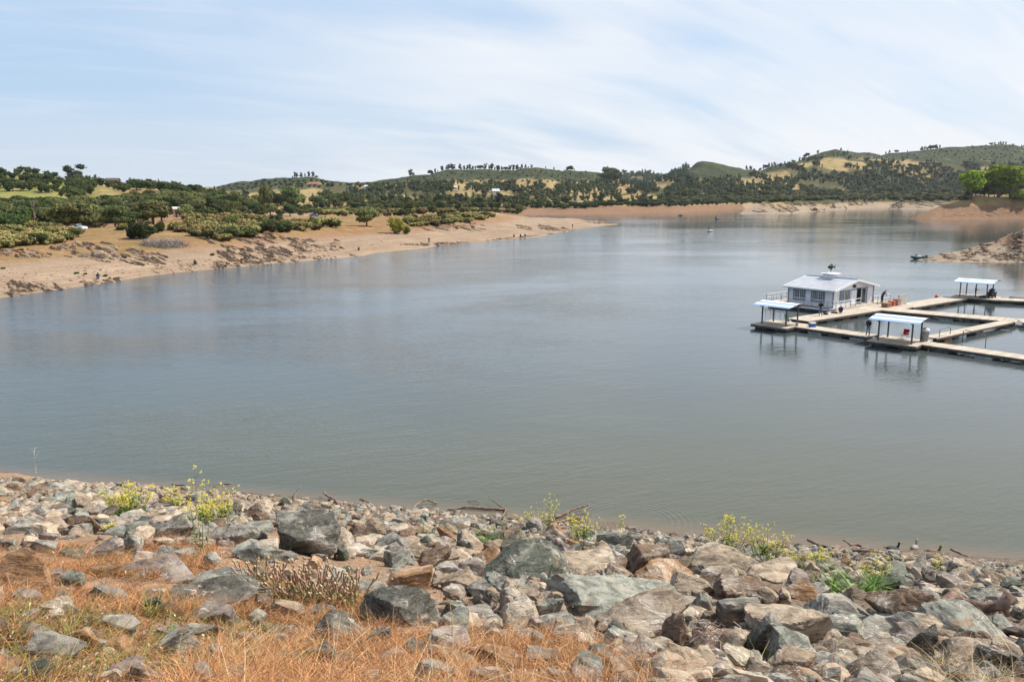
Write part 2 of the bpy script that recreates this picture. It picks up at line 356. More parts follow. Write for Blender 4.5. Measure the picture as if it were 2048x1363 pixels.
# land-cover masks: r bare shore, g dry grass, b chaparral
px, py = elev_pix(T_, Y_, H_)
nzz = fbm(X_/18, Y_/18, 0, 3, 31)
hw = np.where(ID_ == 0, 4.3, np.where(ID_ == 5, 9, np.where(ID_ == 4, 7, 6.5)))
bare = np.clip((hw+nzz*.9-H_)/1.2, 0, 1)
xs = [400, 470, 640, 700, 800, 950, 1100, 1200, 1250, 1330, 1370, 1400, 1450, 1500, 1580, 1650, 1750, 1800, 1900, 2000, 2100]
ys = [374, 383, 366, 372, 368, 362, 362, 368, 356, 352, 355, 362, 362, 358, 338, 318, 320, 320, 330, 336, 330]
cm_ = np.interp(px, xs, ys)
chap = np.clip((cm_-py+nzz*5)/3, 0, 1)*(Y_ > 1000)
chap = np.maximum(chap, ((Y_ > 690) & (Y_ < 1050) & (px > 1330) & (py > 384))*np.clip(H_-6, 0, 1)*.9)
chap = np.maximum(chap, (Y_ > 880)*np.clip((fbm(X_/70, Y_/120, 0, 4, 71)-.02)*5, 0, .85))
mask = np.stack([bare, nzz*.5+.5, chap], -1).reshape(-1, 3)
mask2 = np.stack([np.clip((ID_ == 5)*1.+(ID_ == 2)*(Y_ < 900)*1.+(ID_ == 0)*.0, 0, 1), (ID_ == 1)*np.clip((230-px+nzz*25)/60, 0, 1), ((ID_ == 4)|(ID_ == 6)|(ID_ == 7))*1.], -1).reshape(-1, 3)
g = NT('shore_earth', .95, .1); m = g.n('ShaderNodeSeparateColor'); g.l(g.attr('tint'), m.inputs[0]); m2 = g.n('ShaderNodeSeparateColor'); g.l(g.attr('soil'), m2.inputs[0])
v = g.pos(); vs = g.pos((.22, .34, 1.3), (0, 0, .5))
n1 = g.noise(v, .06, 5); n2 = g.noise(v, .9, 6, .65); n3 = g.noise(vs, .8, 6, .7, .6)
bare_c = g.mix(g.mr(n1, .35, .65), (.275, .205, .145), (.355, .27, .195))
bare_c = g.mix(g.mr(n2, .5, .72), bare_c, (.25, .175, .12))
bz = g.noise(g.pos((.02, .02, 2.6)), 1.6, 4, .7); bare_c = g.mix(g.mr(bz, .42, .60, .55, 0), bare_c, (.215, .145, .095)); bare_c = g.mix(m2.outputs[0], bare_c, g.mix(g.mr(n2, .42, .6), (.235, .135, .08), (.145, .085, .052)))
bare_c = g.mix(g.mr(g.noise(v, 3.2, 5, .7), .50, .62, 0, .75), bare_c, (.22, .16, .11))
grass_c = g.mix(g.mr(n1, .4, .6), (.20, .115, .055), (.26, .165, .08))
grass_c = g.mix(g.mr(n2, .45, .65), grass_c, (.19, .15, .055))
farg = g.mix(g.mr(n1, .4, .62), (.25, .19, .085), (.30, .22, .10))
grn = g.mix(g.mr(n1, .4, .6), (.17, .19, .05), (.24, .235, .07))
farg = g.mix(m2.outputs[1], farg, grn)
yy = g.n('ShaderNodeSeparateXYZ'); g.l(v, yy.inputs[0])
gc = g.mix(g.mr(yy.outputs[1], 330, 470), grass_c, farg)
gc = g.mix(g.mr(g.noise(v, .16, 5, .6), .56, .62, 0, .6), gc, (.38, .20, .10))
nc = g.noise(v, .05, 6, .62); ncl = g.noise(v, .22, 5, .75)
ch = g.mix(g.mr(nc, .4, .6), (.036, .046, .020), (.062, .069, .029)); ch = g.mix(g.mr(ncl, .44, .60), ch, (.016, .022, .011))
ch = g.mix(g.mr(g.noise(v, .03, 6, .7), .60, .68, 0, .7), ch, (.20, .16, .08))
bare_c = g.mix(g.math('MULTIPLY', m2.outputs[2], .8), bare_c, g.mix(g.mr(n2, .4, .62), (.33, .27, .205), (.19, .145, .105)))
rz_ = g.math('ADD', yy.outputs[2], g.math('MULTIPLY', n1, 2.))
rust = g.math('MULTIPLY', g.mr(rz_, 3.4, 4.8), g.math('MULTIPLY', g.mr(rz_, 6.0, 7.2, 1, 0), g.mr(yy.outputs[1], 400, 480, 1, 0)))
bare_c = g.mix(g.math('MULTIPLY', rust, .7), bare_c, (.225, .12, .065)); gc = g.mix(g.math('MULTIPLY', rust, .3), gc, (.225, .12, .065))
gc = g.mix(g.mr(g.noise(v, .11, 4, .6), .52, .62, 0, .7), gc, (.155, .135, .05)); gc = g.mix(g.mr(g.noise(v, .45, 5, .7), .56, .66, 0, .6), gc, (.36, .26, .15))
c = g.mix(m.outputs[2], gc, ch); c = g.mix(m.outputs[0], c, bare_c); g.col(c)
g.bump(n2, .9, .35, g.bump(n3, .8, .5))
me = fast_mesh('far_shore', V[used], remap[Fq], g.m, smooth=True, tint=mask[used])
a = me.color_attributes.new('soil', 'FLOAT_COLOR', 'POINT')
a.data.foreach_set('color', np.ascontiguousarray(np.hstack([mask2[used], np.ones((used.sum(), 1))]), dtype=np.float32).ravel())
tag(link('hills', me), kind='structure')

# ------------------------------------------------------------------ dam slope in the foreground
def slope_z(X, Y): return .372*(34.4-.215*X-Y)
def sdisp(X, Y):
    return fbm(X/2.2, Y/2.2, 0, 3, 41)*.16+fbm(X/.5, Y/.5, 0, 3, 43)*.05
def gz(X, Y): return float(slope_z(X, Y)+sdisp(X, Y)*1.0)
def fg_at(x, y):
    d = ray(x, y); n = (.372*(34.4)-CAMH)/(d[2]+.372*(.215*d[0]+d[1])); p = np.array((0, 0, CAMH))+d*n
    for _ in range(3):
        e = float(sdisp(p[0], p[1])); n = (.372*34.4+e-CAMH)/(d[2]+.372*(.215*d[0]+d[1])); p = np.array((0, 0, CAMH))+d*n
    return p
gx = np.linspace(-44, 44, 700); gy = np.linspace(1.0, 50, 620)
GX, GY = np.meshgrid(gx, gy, indexing='ij'); GZ = slope_z(GX, GY)+sdisp(GX, GY)
I = np.arange(GX.size).reshape(GX.shape); Fq = np.stack([I[:-1, :-1], I[1:, :-1], I[1:, 1:], I[:-1, 1:]], -1).reshape(-1, 4)
keep = GZ.ravel()[Fq].max(1) > -2.5
g = NT('dam_soil', .95, .1); v = g.pos(); n1 = g.noise(v, .8, 5, .6); n2 = g.noise(v, 9, 6, .7); n3 = g.noise(v, 40, 3, .6)
yy = g.n('ShaderNodeSeparateXYZ'); g.l(v, yy.inputs[0])
c = g.mix(g.mr(n1, .4, .6), (.27, .165, .10), (.33, .23, .155)); c = g.mix(g.mr(n2, .45, .6), c, (.20, .125, .08)); c = g.mix(g.mr(n3, .58, .66), c, (.46, .38, .30))
c2 = g.mix(g.mr(n2, .4, .6), (.19, .155, .12), (.09, .075, .06)); rk = g.math('ADD', yy.outputs[2], g.math('MULTIPLY', yy.outputs[0], -.55)); c = g.mix(g.mr(rk, 3.5, 8.5), c2, c)  # grey-brown soil among the rocks, shade of the gaps painted into its colour
c = g.mix(g.mr(yy.outputs[2], .02, .22), (.10, .085, .06), c)
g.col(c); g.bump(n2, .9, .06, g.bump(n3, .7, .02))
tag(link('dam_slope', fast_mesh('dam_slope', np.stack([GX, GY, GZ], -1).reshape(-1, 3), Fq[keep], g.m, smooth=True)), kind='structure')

# ------------------------------------------------------------------ water
g = NT('lake_water', .07, .5); g.b.inputs['IOR'].default_value = 1.40
v = g.pos(); s = g.n('ShaderNodeSeparateXYZ'); g.l(v, s.inputs[0])
dist = g.math('SUBTRACT', g.math('ADD', s.outputs[1], g.math('MULTIPLY', s.outputs[0], .215)), 34.4)
big = g.noise(g.pos((.5, 1, 1), (0, 0, .3)), .018, 4, .55, .8); mid = g.noise(g.pos((.45, 1, 1), (0, 0, -.15)), .09, 4, .6, .5)
deep = g.mix(g.mr(big, .35, .65), (.044, .060, .066), (.060, .072, .072))
near = g.mix(g.mr(big, .35, .65), (.058, .067, .050), (.068, .072, .050))
deep = g.mix(g.mr(g.math('ADD', dist, g.math('MULTIPLY', mid, 20.)), 12, 50), near, deep)
g.col(g.mix(g.mr(dist, -.3, 1.9), (.125, .095, .062), deep))
wv = g.pos2(math.radians(24), (.32, 1.0, 1)); wv2 = g.pos2(math.radians(-6), (.42, 1.0, 1))
h1 = g.noise(wv, 2.3, 3, .55, .3); h2 = g.noise(wv2, 5.2, 2, .5, .2); h3 = g.noise(wv, .55, 2, .5, .2)
h = g.math('ADD', g.math('MULTIPLY', h1, .9), g.math('ADD', g.math('MULTIPLY', h2, .36), g.math('MULTIPLY', h3, 1.1)))
calm = g.math('MULTIPLY', g.mr(big, .38, .62, .30, 1.0), g.mr(mid, .35, .65, .65, 1.0))
# the air is calmer on the dock side, rougher on the open left
calm = g.math('MULTIPLY', calm, g.mr(s.outputs[0], -45, 30, 1.5, .26))
h = g.math('MULTIPLY', g.math('MULTIPLY', h, calm), g.mr(s.outputs[1], 125, 330, 1., 1.0))
# ring left by a fish that touched the surface
rc = at_z(1262, 1040, 0)
rx = g.math('SUBTRACT', s.outputs[0], float(rc[0])); ry = g.math('SUBTRACT', s.outputs[1], float(rc[1]))
rr = g.math('SQRT', g.math('ADD', g.math('MULTIPLY', rx, rx), g.math('MULTIPLY', ry, ry)))
ring = g.math('MULTIPLY', g.math('SINE', g.math('MULTIPLY', rr, 22.)), g.math('MULTIPLY', g.mr(rr, 1.2, 1.9), g.mr(rr, 2.1, 3.4, 1, 0)))
h = g.math('ADD', h, g.math('MULTIPLY', ring, .05))
g.bump(h, 1.0, .115)
mb = MB(); ys = [-20, 60, 250, 900, 3400]
for a, b in zip(ys[:-1], ys[1:]):
    ka = max(a, 120)*1.2; kb = max(b, 120)*1.2; mb.add([(-ka, a, 0), (ka, a, 0), (kb, b, 0), (-kb, b, 0)], [(0, 1, 2, 3)])
tag(mb.build('water', g.m), kind='structure')

# ------------------------------------------------------------------ trees and shrubs
def foliage_mat(name, lo, hi, pale=None, rough=.7):
    g = NT(name, rough, .2); s = g.n('ShaderNodeSeparateColor'); g.l(g.attr('tint'), s.inputs[0])
    oi = g.n('ShaderNodeObjectInfo')
    c = g.mix(s.outputs[0], lo, hi)
    if pale: c = g.mix(s.outputs[1], c, pale)
    hs = g.n('ShaderNodeHueSaturation'); g.l(c, hs.inputs['Color'])
    g.l(g.mr(oi.outputs['Random'], 0, 1, .465, .53, False), hs.inputs['Hue']); g.l(g.mr(g.math('FRACT', g.math('MULTIPLY', oi.outputs['Random'], 7.31)), 0, 1, .62, 1.5, False), hs.inputs['Value'])
    hs.inputs['Saturation'].default_value = 1.0
    g.col(hs.outputs[0])
    tr = g.n('ShaderNodeBsdfTranslucent'); g.l(hs.outputs[0], tr.inputs[0]); ms = g.n('ShaderNodeMixShader'); ms.inputs[0].default_value = .35
    g.l(g.b.outputs[0], ms.inputs[1]); g.l(tr.outputs[0], ms.inputs[2]); g.l(ms.outputs[0], g.t.nodes['Material Output'].inputs[0]); return g.m
M_OAK = foliage_mat('oak_leaves', (.028, .045, .014), (.085, .112, .030))
M_PINE = foliage_mat('grey_pine_needles', (.048, .064, .040), (.115, .140, .088))
M_OLIVE = foliage_mat('olive_leaves', (.060, .078, .024), (.195, .210, .075))
M_BLOS = foliage_mat('blossoming_leaves', (.045, .055, .018), (.115, .118, .040), (.42, .36, .14))
M_LIME = foliage_mat('spring_leaves', (.085, .18, .012), (.30, .45, .035))
M_YELG = foliage_mat('yellow_green_leaves', (.11, .13, .02), (.29, .29, .05))
M_DRY = foliage_mat('bare_twigs', (.26, .22, .195), (.42, .36, .32))
bk = NT('bark', .9, .1); v = bk.co('Object'); bk.col(bk.mix(bk.mr(bk.noise(v, 3, 5), .35, .65), (.075, .058, .045), (.16, .13, .10))); bk.bump(bk.noise(v, 9, 4), .8, .05)
M_BARK = bk.m
def leaf_cloud(r, centers, radii, nleaf, size, blossom=0., flat=1.0, core=True, drop=.0):
    """lumpy inner masses carrying many leaf clumps; returns V,F(tri),tint"""
    Vs, Fs, Ts = [], [], []; n0 = 0
    iv, if_ = ICO[2] if core else (None, None)
    for c, R_ in zip(centers, radii):
        c = np.array(c); R_ = np.array(R_)
        if core:
            s = int(r.integers(1e6)); d = 1+fbm(iv[:, 0]*2.2+s, iv[:, 1]*2.2, iv[:, 2]*2.2, 3, 5)*.42
            vv = iv*d[:, None]*R_*.80+c; Vs.append(vv); Fs.append(if_+n0); n0 += len(vv)
            Ts.append(np.stack([np.clip(r.normal(.25, .2, len(vv)), 0, 1), np.zeros(len(vv)), np.zeros(len(vv))], -1))
        k = max(4, int(nleaf*np.prod(R_)**(2/3)/np.mean([np.prod(q)**(2/3) for q in radii])))
        d = r.normal(size=(k, 3)); d /= np.linalg.norm(d, axis=1)[:, None]; d[:, 2] = np.where(d[:, 2] < -.35, -d[:, 2], d[:, 2])
        lump = 1+fbm(d[:, 0]*2+c[0], d[:, 1]*2+c[1], d[:, 2]*2, 2, 3)*.35
        p = d*R_*(r.uniform(.72, 1.12, k)*lump)[:, None]+c
        nrm = d+r.normal(scale=.55, size=(k, 3)); nrm /= np.linalg.norm(nrm, axis=1)[:, None]
        a = np.cross(nrm, r.normal(size=(k, 3))); a /= np.linalg.norm(a, axis=1)[:, None]; b = np.cross(nrm, a)*flat
        sz = size*r.uniform(.55, 1.4, k)[:, None]
        bl = (r.random(k) < blossom*np.clip(.35+d[:, 2], 0, 1)*1.3)*1.; t = np.clip(r.normal(.55, .28, k), 0, 1)
        q = np.stack([p+a*sz, p-a*sz*.5+b*sz*.87, p-a*sz*.5-b*sz*.87, p+nrm*sz*.45], 1).reshape(-1, 3)
        I4 = np.arange(k)[:, None]*4
        f = np.concatenate([I4+[0, 1, 3], I4+[1, 2, 3], I4+[2, 0, 3]])
        Vs.append(q); Fs.append(f+n0); n0 += len(q); Ts.append(np.repeat(np.stack([t, bl, bl*0], -1), 4, 0))
    return np.concatenate(Vs), np.concatenate(Fs), np.concatenate(Ts)
def limbs(r, H, spread, base=.035, n=5, lean=.0):
    mb = MB(); top = H*.62; p = [(0, 0, -.4)]; x = y = 0
    for k in range(1, 5): x += r.normal(0, .03)*H+lean*H*.06; y += r.normal(0, .03)*H; p.append((x, y, top*k/4))
    mb.tube(p, [H*base*(1.25-.2*k) for k in range(5)], 7)
    for i in range(n):
        k = int(r.integers(1, 5)); a = 6.283*i/n+r.uniform(-.4, .4); L = spread*r.uniform(.6, 1.)
        b = np.array(p[k]); e = b+np.array((math.cos(a)*L, math.sin(a)*L, H*r.uniform(.18, .34))); m = (b+e)/2+np.array((0, 0, H*.03))
        mb.tube([b, m, e], [H*base*.5, H*base*.33, H*base*.12], 5)
    return mb
def oak_shape(r, w=1., h=1., n=9, nleaf=60, size=.09, **k):
    C, Rr = [], []
    for i in range(n):
        a = r.uniform(0, 6.283); q = math.sqrt(r.random())*.34*w; z = r.uniform(.26, .78)*h
        s = r.uniform(.15, .25); C.append((math.cos(a)*q, math.sin(a)*q, z)); Rr.append((s*w, s*w, s*.8*h))
    C.append((0, 0, .52*h)); Rr.append((.30*w, .30*w, .30*h))
    return leaf_cloud(r, C, Rr, nleaf, size, **k)
def pine_shape(r, n=10, nleaf=34, size=.055, wide=.17):
    C, Rr = [], []
    for i in range(n):
        z = .22+.66*i/(n-1); a = r.uniform(0, 6.283); q = r.uniform(.03, .15)*wide/.12
        s = r.uniform(.09, .15)*wide/.16; C.append((math.cos(a)*q, math.sin(a)*q, z)); Rr.append((s, s, s*r.uniform(.8, 1.3)))
    return leaf_cloud(r, C, Rr, nleaf, size)
def bush_shape(r, n=10, nleaf=80, size=.07, blossom=0., h=.62, core=True, **k):
    C, Rr = [], []
    for i in range(n):
        a = r.uniform(0, 6.283); q = math.sqrt(r.random())*.36; s = r.uniform(.15, .26)
        C.append((math.cos(a)*q, math.sin(a)*q, h*r.uniform(.25, .72)*(1.1-q))); Rr.append((s, s, s*h*1.25))
    return leaf_cloud(r, C, Rr, nleaf, size, blossom, core=core, **k)
PRO = {}
def round_shape(r, n=26, nleaf=130, size=.05):
    C, Rr = [], []
    for i in range(n):
        d = r.normal(size=3); d /= np.linalg.norm(d); q = r.uniform(.35, 1)
        s = r.uniform(.10, .17); C.append((d[0]*.30*q, d[1]*.30*q, .57+d[2]*.30*q)); Rr.append((s, s, s*.85))
    return leaf_cloud(r, C, Rr, nleaf, size)
def proto(kind, k, shape, mat, H, spread, trunk=True, **kw):
    r = np.random.default_rng(100+len(PRO)); V_, F_, T_n = shape(r, **kw)
    me = fast_mesh(kind+'_crown', V_*H, F_, mat, smooth=False, tint=T_n)
    tm = None
    if trunk:
        o = limbs(r, H, spread, base=.022 if 'pine' in kind else .035).build('trunk', M_BARK, smooth=True); tm = o.data; bpy.data.objects.remove(o)
    cm2 = None
    if tm:
        tv = np.array([q.co[:] for q in tm.vertices]); tf = [tuple(p.vertices) for p in tm.polygons]; tf = np.array([(f[0], f[j], f[j+1]) for f in tf for j in range(1, len(f)-1)])
        cm2 = fast_mesh(kind+'_tree', np.concatenate([V_*H, tv]), np.concatenate([F_, tf+len(V_)]), [mat, M_BARK], tint=np.concatenate([T_n, np.zeros((len(tv), 3))]), mi=np.concatenate([np.zeros(len(F_)), np.ones(len(tf))]))
    PRO.setdefault(kind, []).append((me, tm, cm2))
for k in range(5): proto('oak', k, oak_shape, M_OAK, 1., .22, w=1.25)
for k in range(5): proto('pine', k, pine_shape, M_PINE, 1., .10)
for k in range(3): proto('olive', k, oak_shape, M_OLIVE, 1., .25, w=1.3, nleaf=80, size=.075)
for k in range(5): proto('blos', k, bush_shape, M_BLOS, 1., .2, trunk=False, blossom=.50, size=.055, nleaf=110, h=.85)
for k in range(2): proto('green', k, bush_shape, M_OAK, 1., .2, trunk=False, h=.9, nleaf=110)
for k in range(2): proto('lime', k, round_shape, M_LIME, 1., .25)
proto('yelg', 0, bush_shape, M_YELG, 1., .2, trunk=False, h=.95, nleaf=120, size=.05)
for k in range(2): proto('dry', k, bush_shape, M_DRY, 1., .2, trunk=False, h=.5, core=False, nleaf=420, size=.045)
def plant_tree(name, kind, p, size, label, cat, group=None, parts=True, width=1., k=None):
    pr = PRO[kind][int(rng.integers(len(PRO[kind]))) if k is None else k]
    rz = float(rng.uniform(0, 6.28)); sc = (size*width*float(rng.uniform(.92, 1.08)),)*2+(size,)
    if parts and pr[1]:
        root = empty(name, tuple(p), rz, label, cat, group)
        for nm, me in (('trunk', pr[1]), ('crown', pr[0])):
            c = link(nm, me, root); c.scale = sc
    else:
        root = link(name, pr[2] or pr[0], None, tuple(p)); root.rotation_euler = (0, 0, rz); root.scale = sc; tag(root, label, cat, group)
    return root
def ppm(p): return FPX/(p[1]*CP-(p[2]-CAMH)*SP)   # picture pixels per metre there
def tree_px(name, kind, x, ybase, hpx, label, cat='tree', group=None, **k):
    p = ground_at(x, ybase)
    if p is None:
        for dy in range(1, 12):
            p = ground_at(x, ybase+dy)
            if p is not None: break
    if p is None: return None
    p[2] -= .1
    return plant_tree(name, kind, p, hpx/ppm(p), label, cat, group, **k)

# --- singled-out trees (picture position of the foot, height in picture pixels)
tree_px('grey_pine', 'pine', 150, 366, 36, 'tall dark pine standing up from the skyline of the left hill', cat='tree', width=1.7, k=0)
tree_px('cottonwood_tree', 'lime', 1992, 394, 72, 'larger of the two bright green trees on the orange bank at right', width=1.25, k=0)
tree_px('cottonwood_tree', 'lime', 2022, 396, 62, 'bright green tree at the right edge of the bright pair on the orange bank', width=1.0, k=1)
tree_px('cottonwood_tree', 'lime', 1942, 400, 58, 'smaller bright green round tree leaning over the orange bank tip', width=1.05, k=1)
tree_px('bright_shrub', 'yelg', 2040, 402, 24, 'bright green shrub at the right frame edge under the big bright trees', cat='shrub', width=2.2)
tree_px('bright_shrub', 'yelg', 794, 468, 36, 'lone yellow-green shrub where the left beach meets the blossoming scrub', cat='shrub', width=1.1)
tree_px('bright_shrub', 'yelg', 812, 468, 18, 'small pale yellow-green shrub beside the taller lone yellow-green one', cat='shrub', width=1.2)
tree_px('round_oak', 'olive', 733, 452, 40, 'rounded dark olive tree at the top of the left beach beside the grassy track', width=1.05, k=0)
tree_px('round_oak', 'green', 288, 477, 44, 'big dark green bushy tree above the dead brush on the left bank', width=1.35, k=0)
tree_px('small_oak', 'green', 318, 466, 30, 'small grey green tree just right of the big bushy tree on the left bank', width=.75, k=1)
tree_px('valley_pine', 'olive', 533, 420, 52, 'slim ragged pine rising above the scrub left of the branching one', width=.55, k=1)
tree_px('valley_oak', 'olive', 583, 418, 50, 'branching grey green tree with an open crown above the scrub', width=1.0, k=2)
tree_px('spring_willow', 'yelg', 1037, 424, 16, 'yellow green willow at the head of the spit behind the left beach', cat='tree', width=1.6)
# bare snag on the left
p = ground_at(70, 452); u = 1/ppm(p); mb = MB(); r = np.random.default_rng(5)
mb.tube([(0, 0, 0), (.3*u, 0, 20*u), (-1*u, 0, 34*u), (2*u, 0, 48*u)], [3.2*u, 2.6*u, 1.8*u, .6*u], 7)
for (a, b, c_, d_) in ((16, -14, 0, 36), (24, 12, 3, 46), (30, -8, 2, 50), (34, 18, -3, 52), (20, 10, 4, 34), (38, 6, 3, 56)):
    mb.tube([(0, 0, a*u), (b*u*.5, c_*u, (a*.45+d_*.55)*u), (b*u, c_*u, d_*u)], [1.3*u, .8*u, .25*u], 5)
o = mb.build('trunk', pm('snag_wood', (.16, .115, .09), .9)); root = empty('dead_tree', tuple(p), 0, 'bare dead tree with a thick broken trunk at the left edge of the woodland', 'dead tree'); o.parent = root
# dry brush mound
tree_px('dry_brush', 'dry', 572, 461, 24, 'leafless grey shrub in front of the blossoming scrub', cat='dry bush', width=1.3)

# --- blossoming scrub on the left bank: individual bushes
def poly_in(x, y, P_):
    c = False; j = len(P_)-1
    for i in range(len(P_)):
        if (P_[i][1] > y) != (P_[j][1] > y) and x < (P_[j][0]-P_[i][0])*(y-P_[i][1])/(P_[j][1]-P_[i][1])+P_[i][0]: c = not c
        j = i
    return c
def scatter(P_, n, mind, seed):
    r = random.Random(seed); xs = [q[0] for q in P_]; ys = [q[1] for q in P_]; out = []
    for _ in range(n*60):
        x = r.uniform(min(xs), max(xs)); y = r.uniform(min(ys), max(ys))
        if not poly_in(x, y, P_): continue
        if any((x-a)**2/(mind*mind)+(y-b)**2/(mind*.42)**2 < 1 for a, b in out): continue
        out.append((x, y))
        if len(out) >= n: break
    return out
LAB = []
GB = [([(-30, 462), (60, 452), (120, 452), (140, 470), (135, 484), (60, 494), (-30, 496)], 46, 15, 'blossoming shrubs at the left edge of the bank'),
      ([(345, 446), (420, 438), (520, 438), (560, 448), (660, 448), (668, 458), (600, 463), (470, 476), (400, 478), (345, 458)], 80, 15, 'blossoming shrubs in the middle of the left bank'),
      ([(810, 440), (900, 432), (985, 430), (990, 437), (900, 450), (820, 455)], 46, 10, 'blossoming shrubs above the pebbly beach'),
      ([(640, 432), (700, 420), (880, 418), (985, 424), (900, 428), (800, 432)], 40, 13, 'blossoming shrubs behind the beach track')]
for gi, (pl, n, md, gname) in enumerate(GB):
    for x, y in scatter(pl, n, md, gi):
        p = ground_at(x, y)
        if p is None or (abs(x-354) < 17 and y < 455): continue
        h = (2.7, 3.5, 3.0, 4.2)[gi]*random.uniform(.75, 1.25)
        kind = 'blos' if random.random() < .9 else 'green'
        w_ = random.uniform(1.15, 1.6)
        LAB.append(plant_tree('blossoming_shrub' if kind == 'blos' else 'green_shrub', kind, p-np.array((0, 0, .15)), h, None, 'shrub', gname, width=w_)); LAB[-1]['_x'] = x; LAB[-1]['_d'] = ('cream blossoming shrub' if kind == 'blos' else 'green shrub without blossom')+('', ', back row', '', ', far row')[gi] if gi != 1 or y < 455 else ('cream blossoming shrub' if kind == 'blos' else 'green shrub without blossom')+', front row'
tree_px('blossoming_shrub', 'blos', 249, 460, 20, 'single blossoming shrub left of the big dark bushy tree', 'shrub', width=1.5)
tree_px('blossoming_shrub', 'blos', 450, 482, 22, 'low blossoming shrub lowest on the slope in front of the scrub', 'shrub', width=1.7)
tree_px('green_shrub', 'olive', 156, 474, 20, 'small grey green shrub just below the white car', 'shrub', width=1.3)
for x, y, l_ in ((234, 558, 'small green tuft at the waterline right of the seated angler'), (153, 548, 'left green tuft on the pale sand'), (170, 549, 'second green tuft on the pale sand'), (212, 554, 'green tuft just right of the seated angler'), (6, 538, 'green tuft alone on the sand at the left frame edge'), (424, 510, 'dark green tuft on the pebbly sand right of the standing figure')):
    tree_px('weed_tuft', 'green', x, y, 6, l_, 'weed', width=1.5)

# --- woodland: the nearest and largest trees singly, the far rest as one mass
cand = []
MEAD = [(918,374,14,5),(833,390,24,7),(927,390,40,5),(1000,391,35,6),(1051,365,20,8),(1101,371,18,5),(1248,379,13,5),(1328,372,22,5),(1265,360,10,3),(1558,346,40,8),(1494,358,14,8),(1517,364,14,4),(1610,329,16,5),(1630,340,22,3),
        (1614,368,14,5),(1593,379,8,6),(495,380,34,4),(627,380,26,6),(673,385,18,8),(725,380,12,4),(784,387,12,6),(814,387,10,8),(1681,342,44,5),(1671,324,30,8),(1831,324,24,5),(1808,315,14,3),(1755,311,16,4),(1810,331,12,3),(1968,332,14,5),(1250,395,14,3),
        (60,398,75,9),(205,378,16,5),(240,386,30,4),(225,368,22,4),(300,384,26,4),(88,350,9,5),(170,356,1,1)]
def meadow(x, y, s=1.): return any(((x-a)/c)**2+((y-b-3*s)/(d+3*s))**2 < 1 for a, b, c, d in MEAD)
def wood(P_, n, md, kinds, hm, seed, grp):
    for x, y in scatter(P_, n, md, seed):
        p = ground_at(x, y)
        if p is None or p[2] < .8: continue
        if abs(x-354) < 13 and y > 425: continue
        if 48 < x < 92 and y > 446: continue
        if meadow(x, y) and random.random() > .05: continue
        if grp == 'far' and vn(p[0]/60, p[1]/90, 0, 5) < -.62: continue
        r = random.random(); a = 0
        for kd, pr in kinds:
            a += pr
            if r <= a: break
        h = random.uniform(*hm)*(1.25 if kd == 'pine' else 1); cand.append((h*ppm(p), x, y, p, kd, h, grp))
wood([(-40, 424), (120, 424), (250, 420), (420, 412), (560, 412), (620, 420), (600, 434), (420, 440), (330, 446), (200, 458), (160, 460), (40, 462), (-40, 458)], 150, 14, [('oak', .42), ('olive', .58)], (3.5, 7.5), 31, 'woodland behind the left bank')
wood([(-40, 344), (60, 342), (90, 347), (140, 360), (180, 372), (120, 387), (60, 384), (-40, 386)], 70, 9, [('oak', .95), ('pine', .05)], (4.5, 7), 32, 'oaks on the left hill')
wood([(95, 385), (150, 366), (245, 372), (190, 385), (160, 404), (105, 404)], 26, 9, [('oak', 1)], (4.5, 6.5), 33, 'oaks on the left hill')
wood([(160, 366), (250, 371), (250, 376), (150, 374)], 14, 8, [('oak', .8), ('pine', .2)], (4.5, 6.5), 34, 'oaks on the left hill')
wood([(205, 380), (240, 374), (262, 380), (250, 386), (205, 386)], 10, 8, [('oak', 1)], (4, 5.5), 39, 'oaks on the left hill')
wood([(255, 370), (330, 374), (450, 388), (450, 398), (360, 392), (270, 382)], 45, 8, [('oak', .9), ('pine', .1)], (4.5, 7), 35, 'oaks on the left hill')
wood([(160, 412), (330, 402), (470, 404), (560, 410), (520, 416), (300, 422), (160, 424)], 60, 12, [('oak', .25), ('olive', .75)], (3.6, 7), 36, 'woodland behind the left bank')
wood([(-40, 412), (130, 412), (130, 420), (-40, 422)], 20, 11, [('oak', 1)], (4.5, 6.5), 37, 'woodland behind the left bank')
wood([(620, 418), (700, 410), (1040, 414), (1045, 420), (800, 424)], 50, 12, [('oak', .8), ('olive', .2)], (5, 7), 38, 'woodland behind the spit')
LOWB = [(480, 408), (700, 400), (1000, 398), (1330, 398), (1460, 398), (1460, 404), (1260, 409), (1140, 412), (1060, 418), (800, 412), (560, 414)]
wood(LOWB, 150, 11, [('oak', .6), ('olive', .15), ('pine', .25)], (5, 9), 40, 'trees along the far shore')
wood([(640, 388), (900, 378), (1330, 372), (1500, 376), (1500, 388), (1300, 396), (1000, 398), (640, 402)], 420, 7.5, [('oak', .62), ('pine', .38)], (5.5, 9), 41, 'far')
wood([(700, 374), (900, 368), (1230, 366), (1240, 378), (900, 382), (700, 386)], 240, 6.8, [('oak', .85), ('pine', .15)], (5, 8), 42, 'far')
wood([(1240, 366), (1300, 360), (1335, 352), (1372, 342), (1380, 358), (1400, 372), (1300, 384), (1240, 380)], 180, 5.5, [('pine', .8), ('oak', .2)], (8, 12), 43, 'far')
wood([(1380, 368), (1500, 352), (1620, 330), (1750, 325), (2048, 334), (2100, 372), (1900, 388), (1600, 384), (1450, 374)], 900, 6.2, [('oak', .70), ('pine', .30)], (5.5, 9), 44, 'far')
wood([(1240, 384), (1500, 376), (1800, 382), (2060, 380), (2060, 394), (1800, 394), (1500, 396), (1240, 394)], 320, 8, [('oak', .55), ('pine', .3), ('olive', .15)], (6, 9.5), 45, 'far')
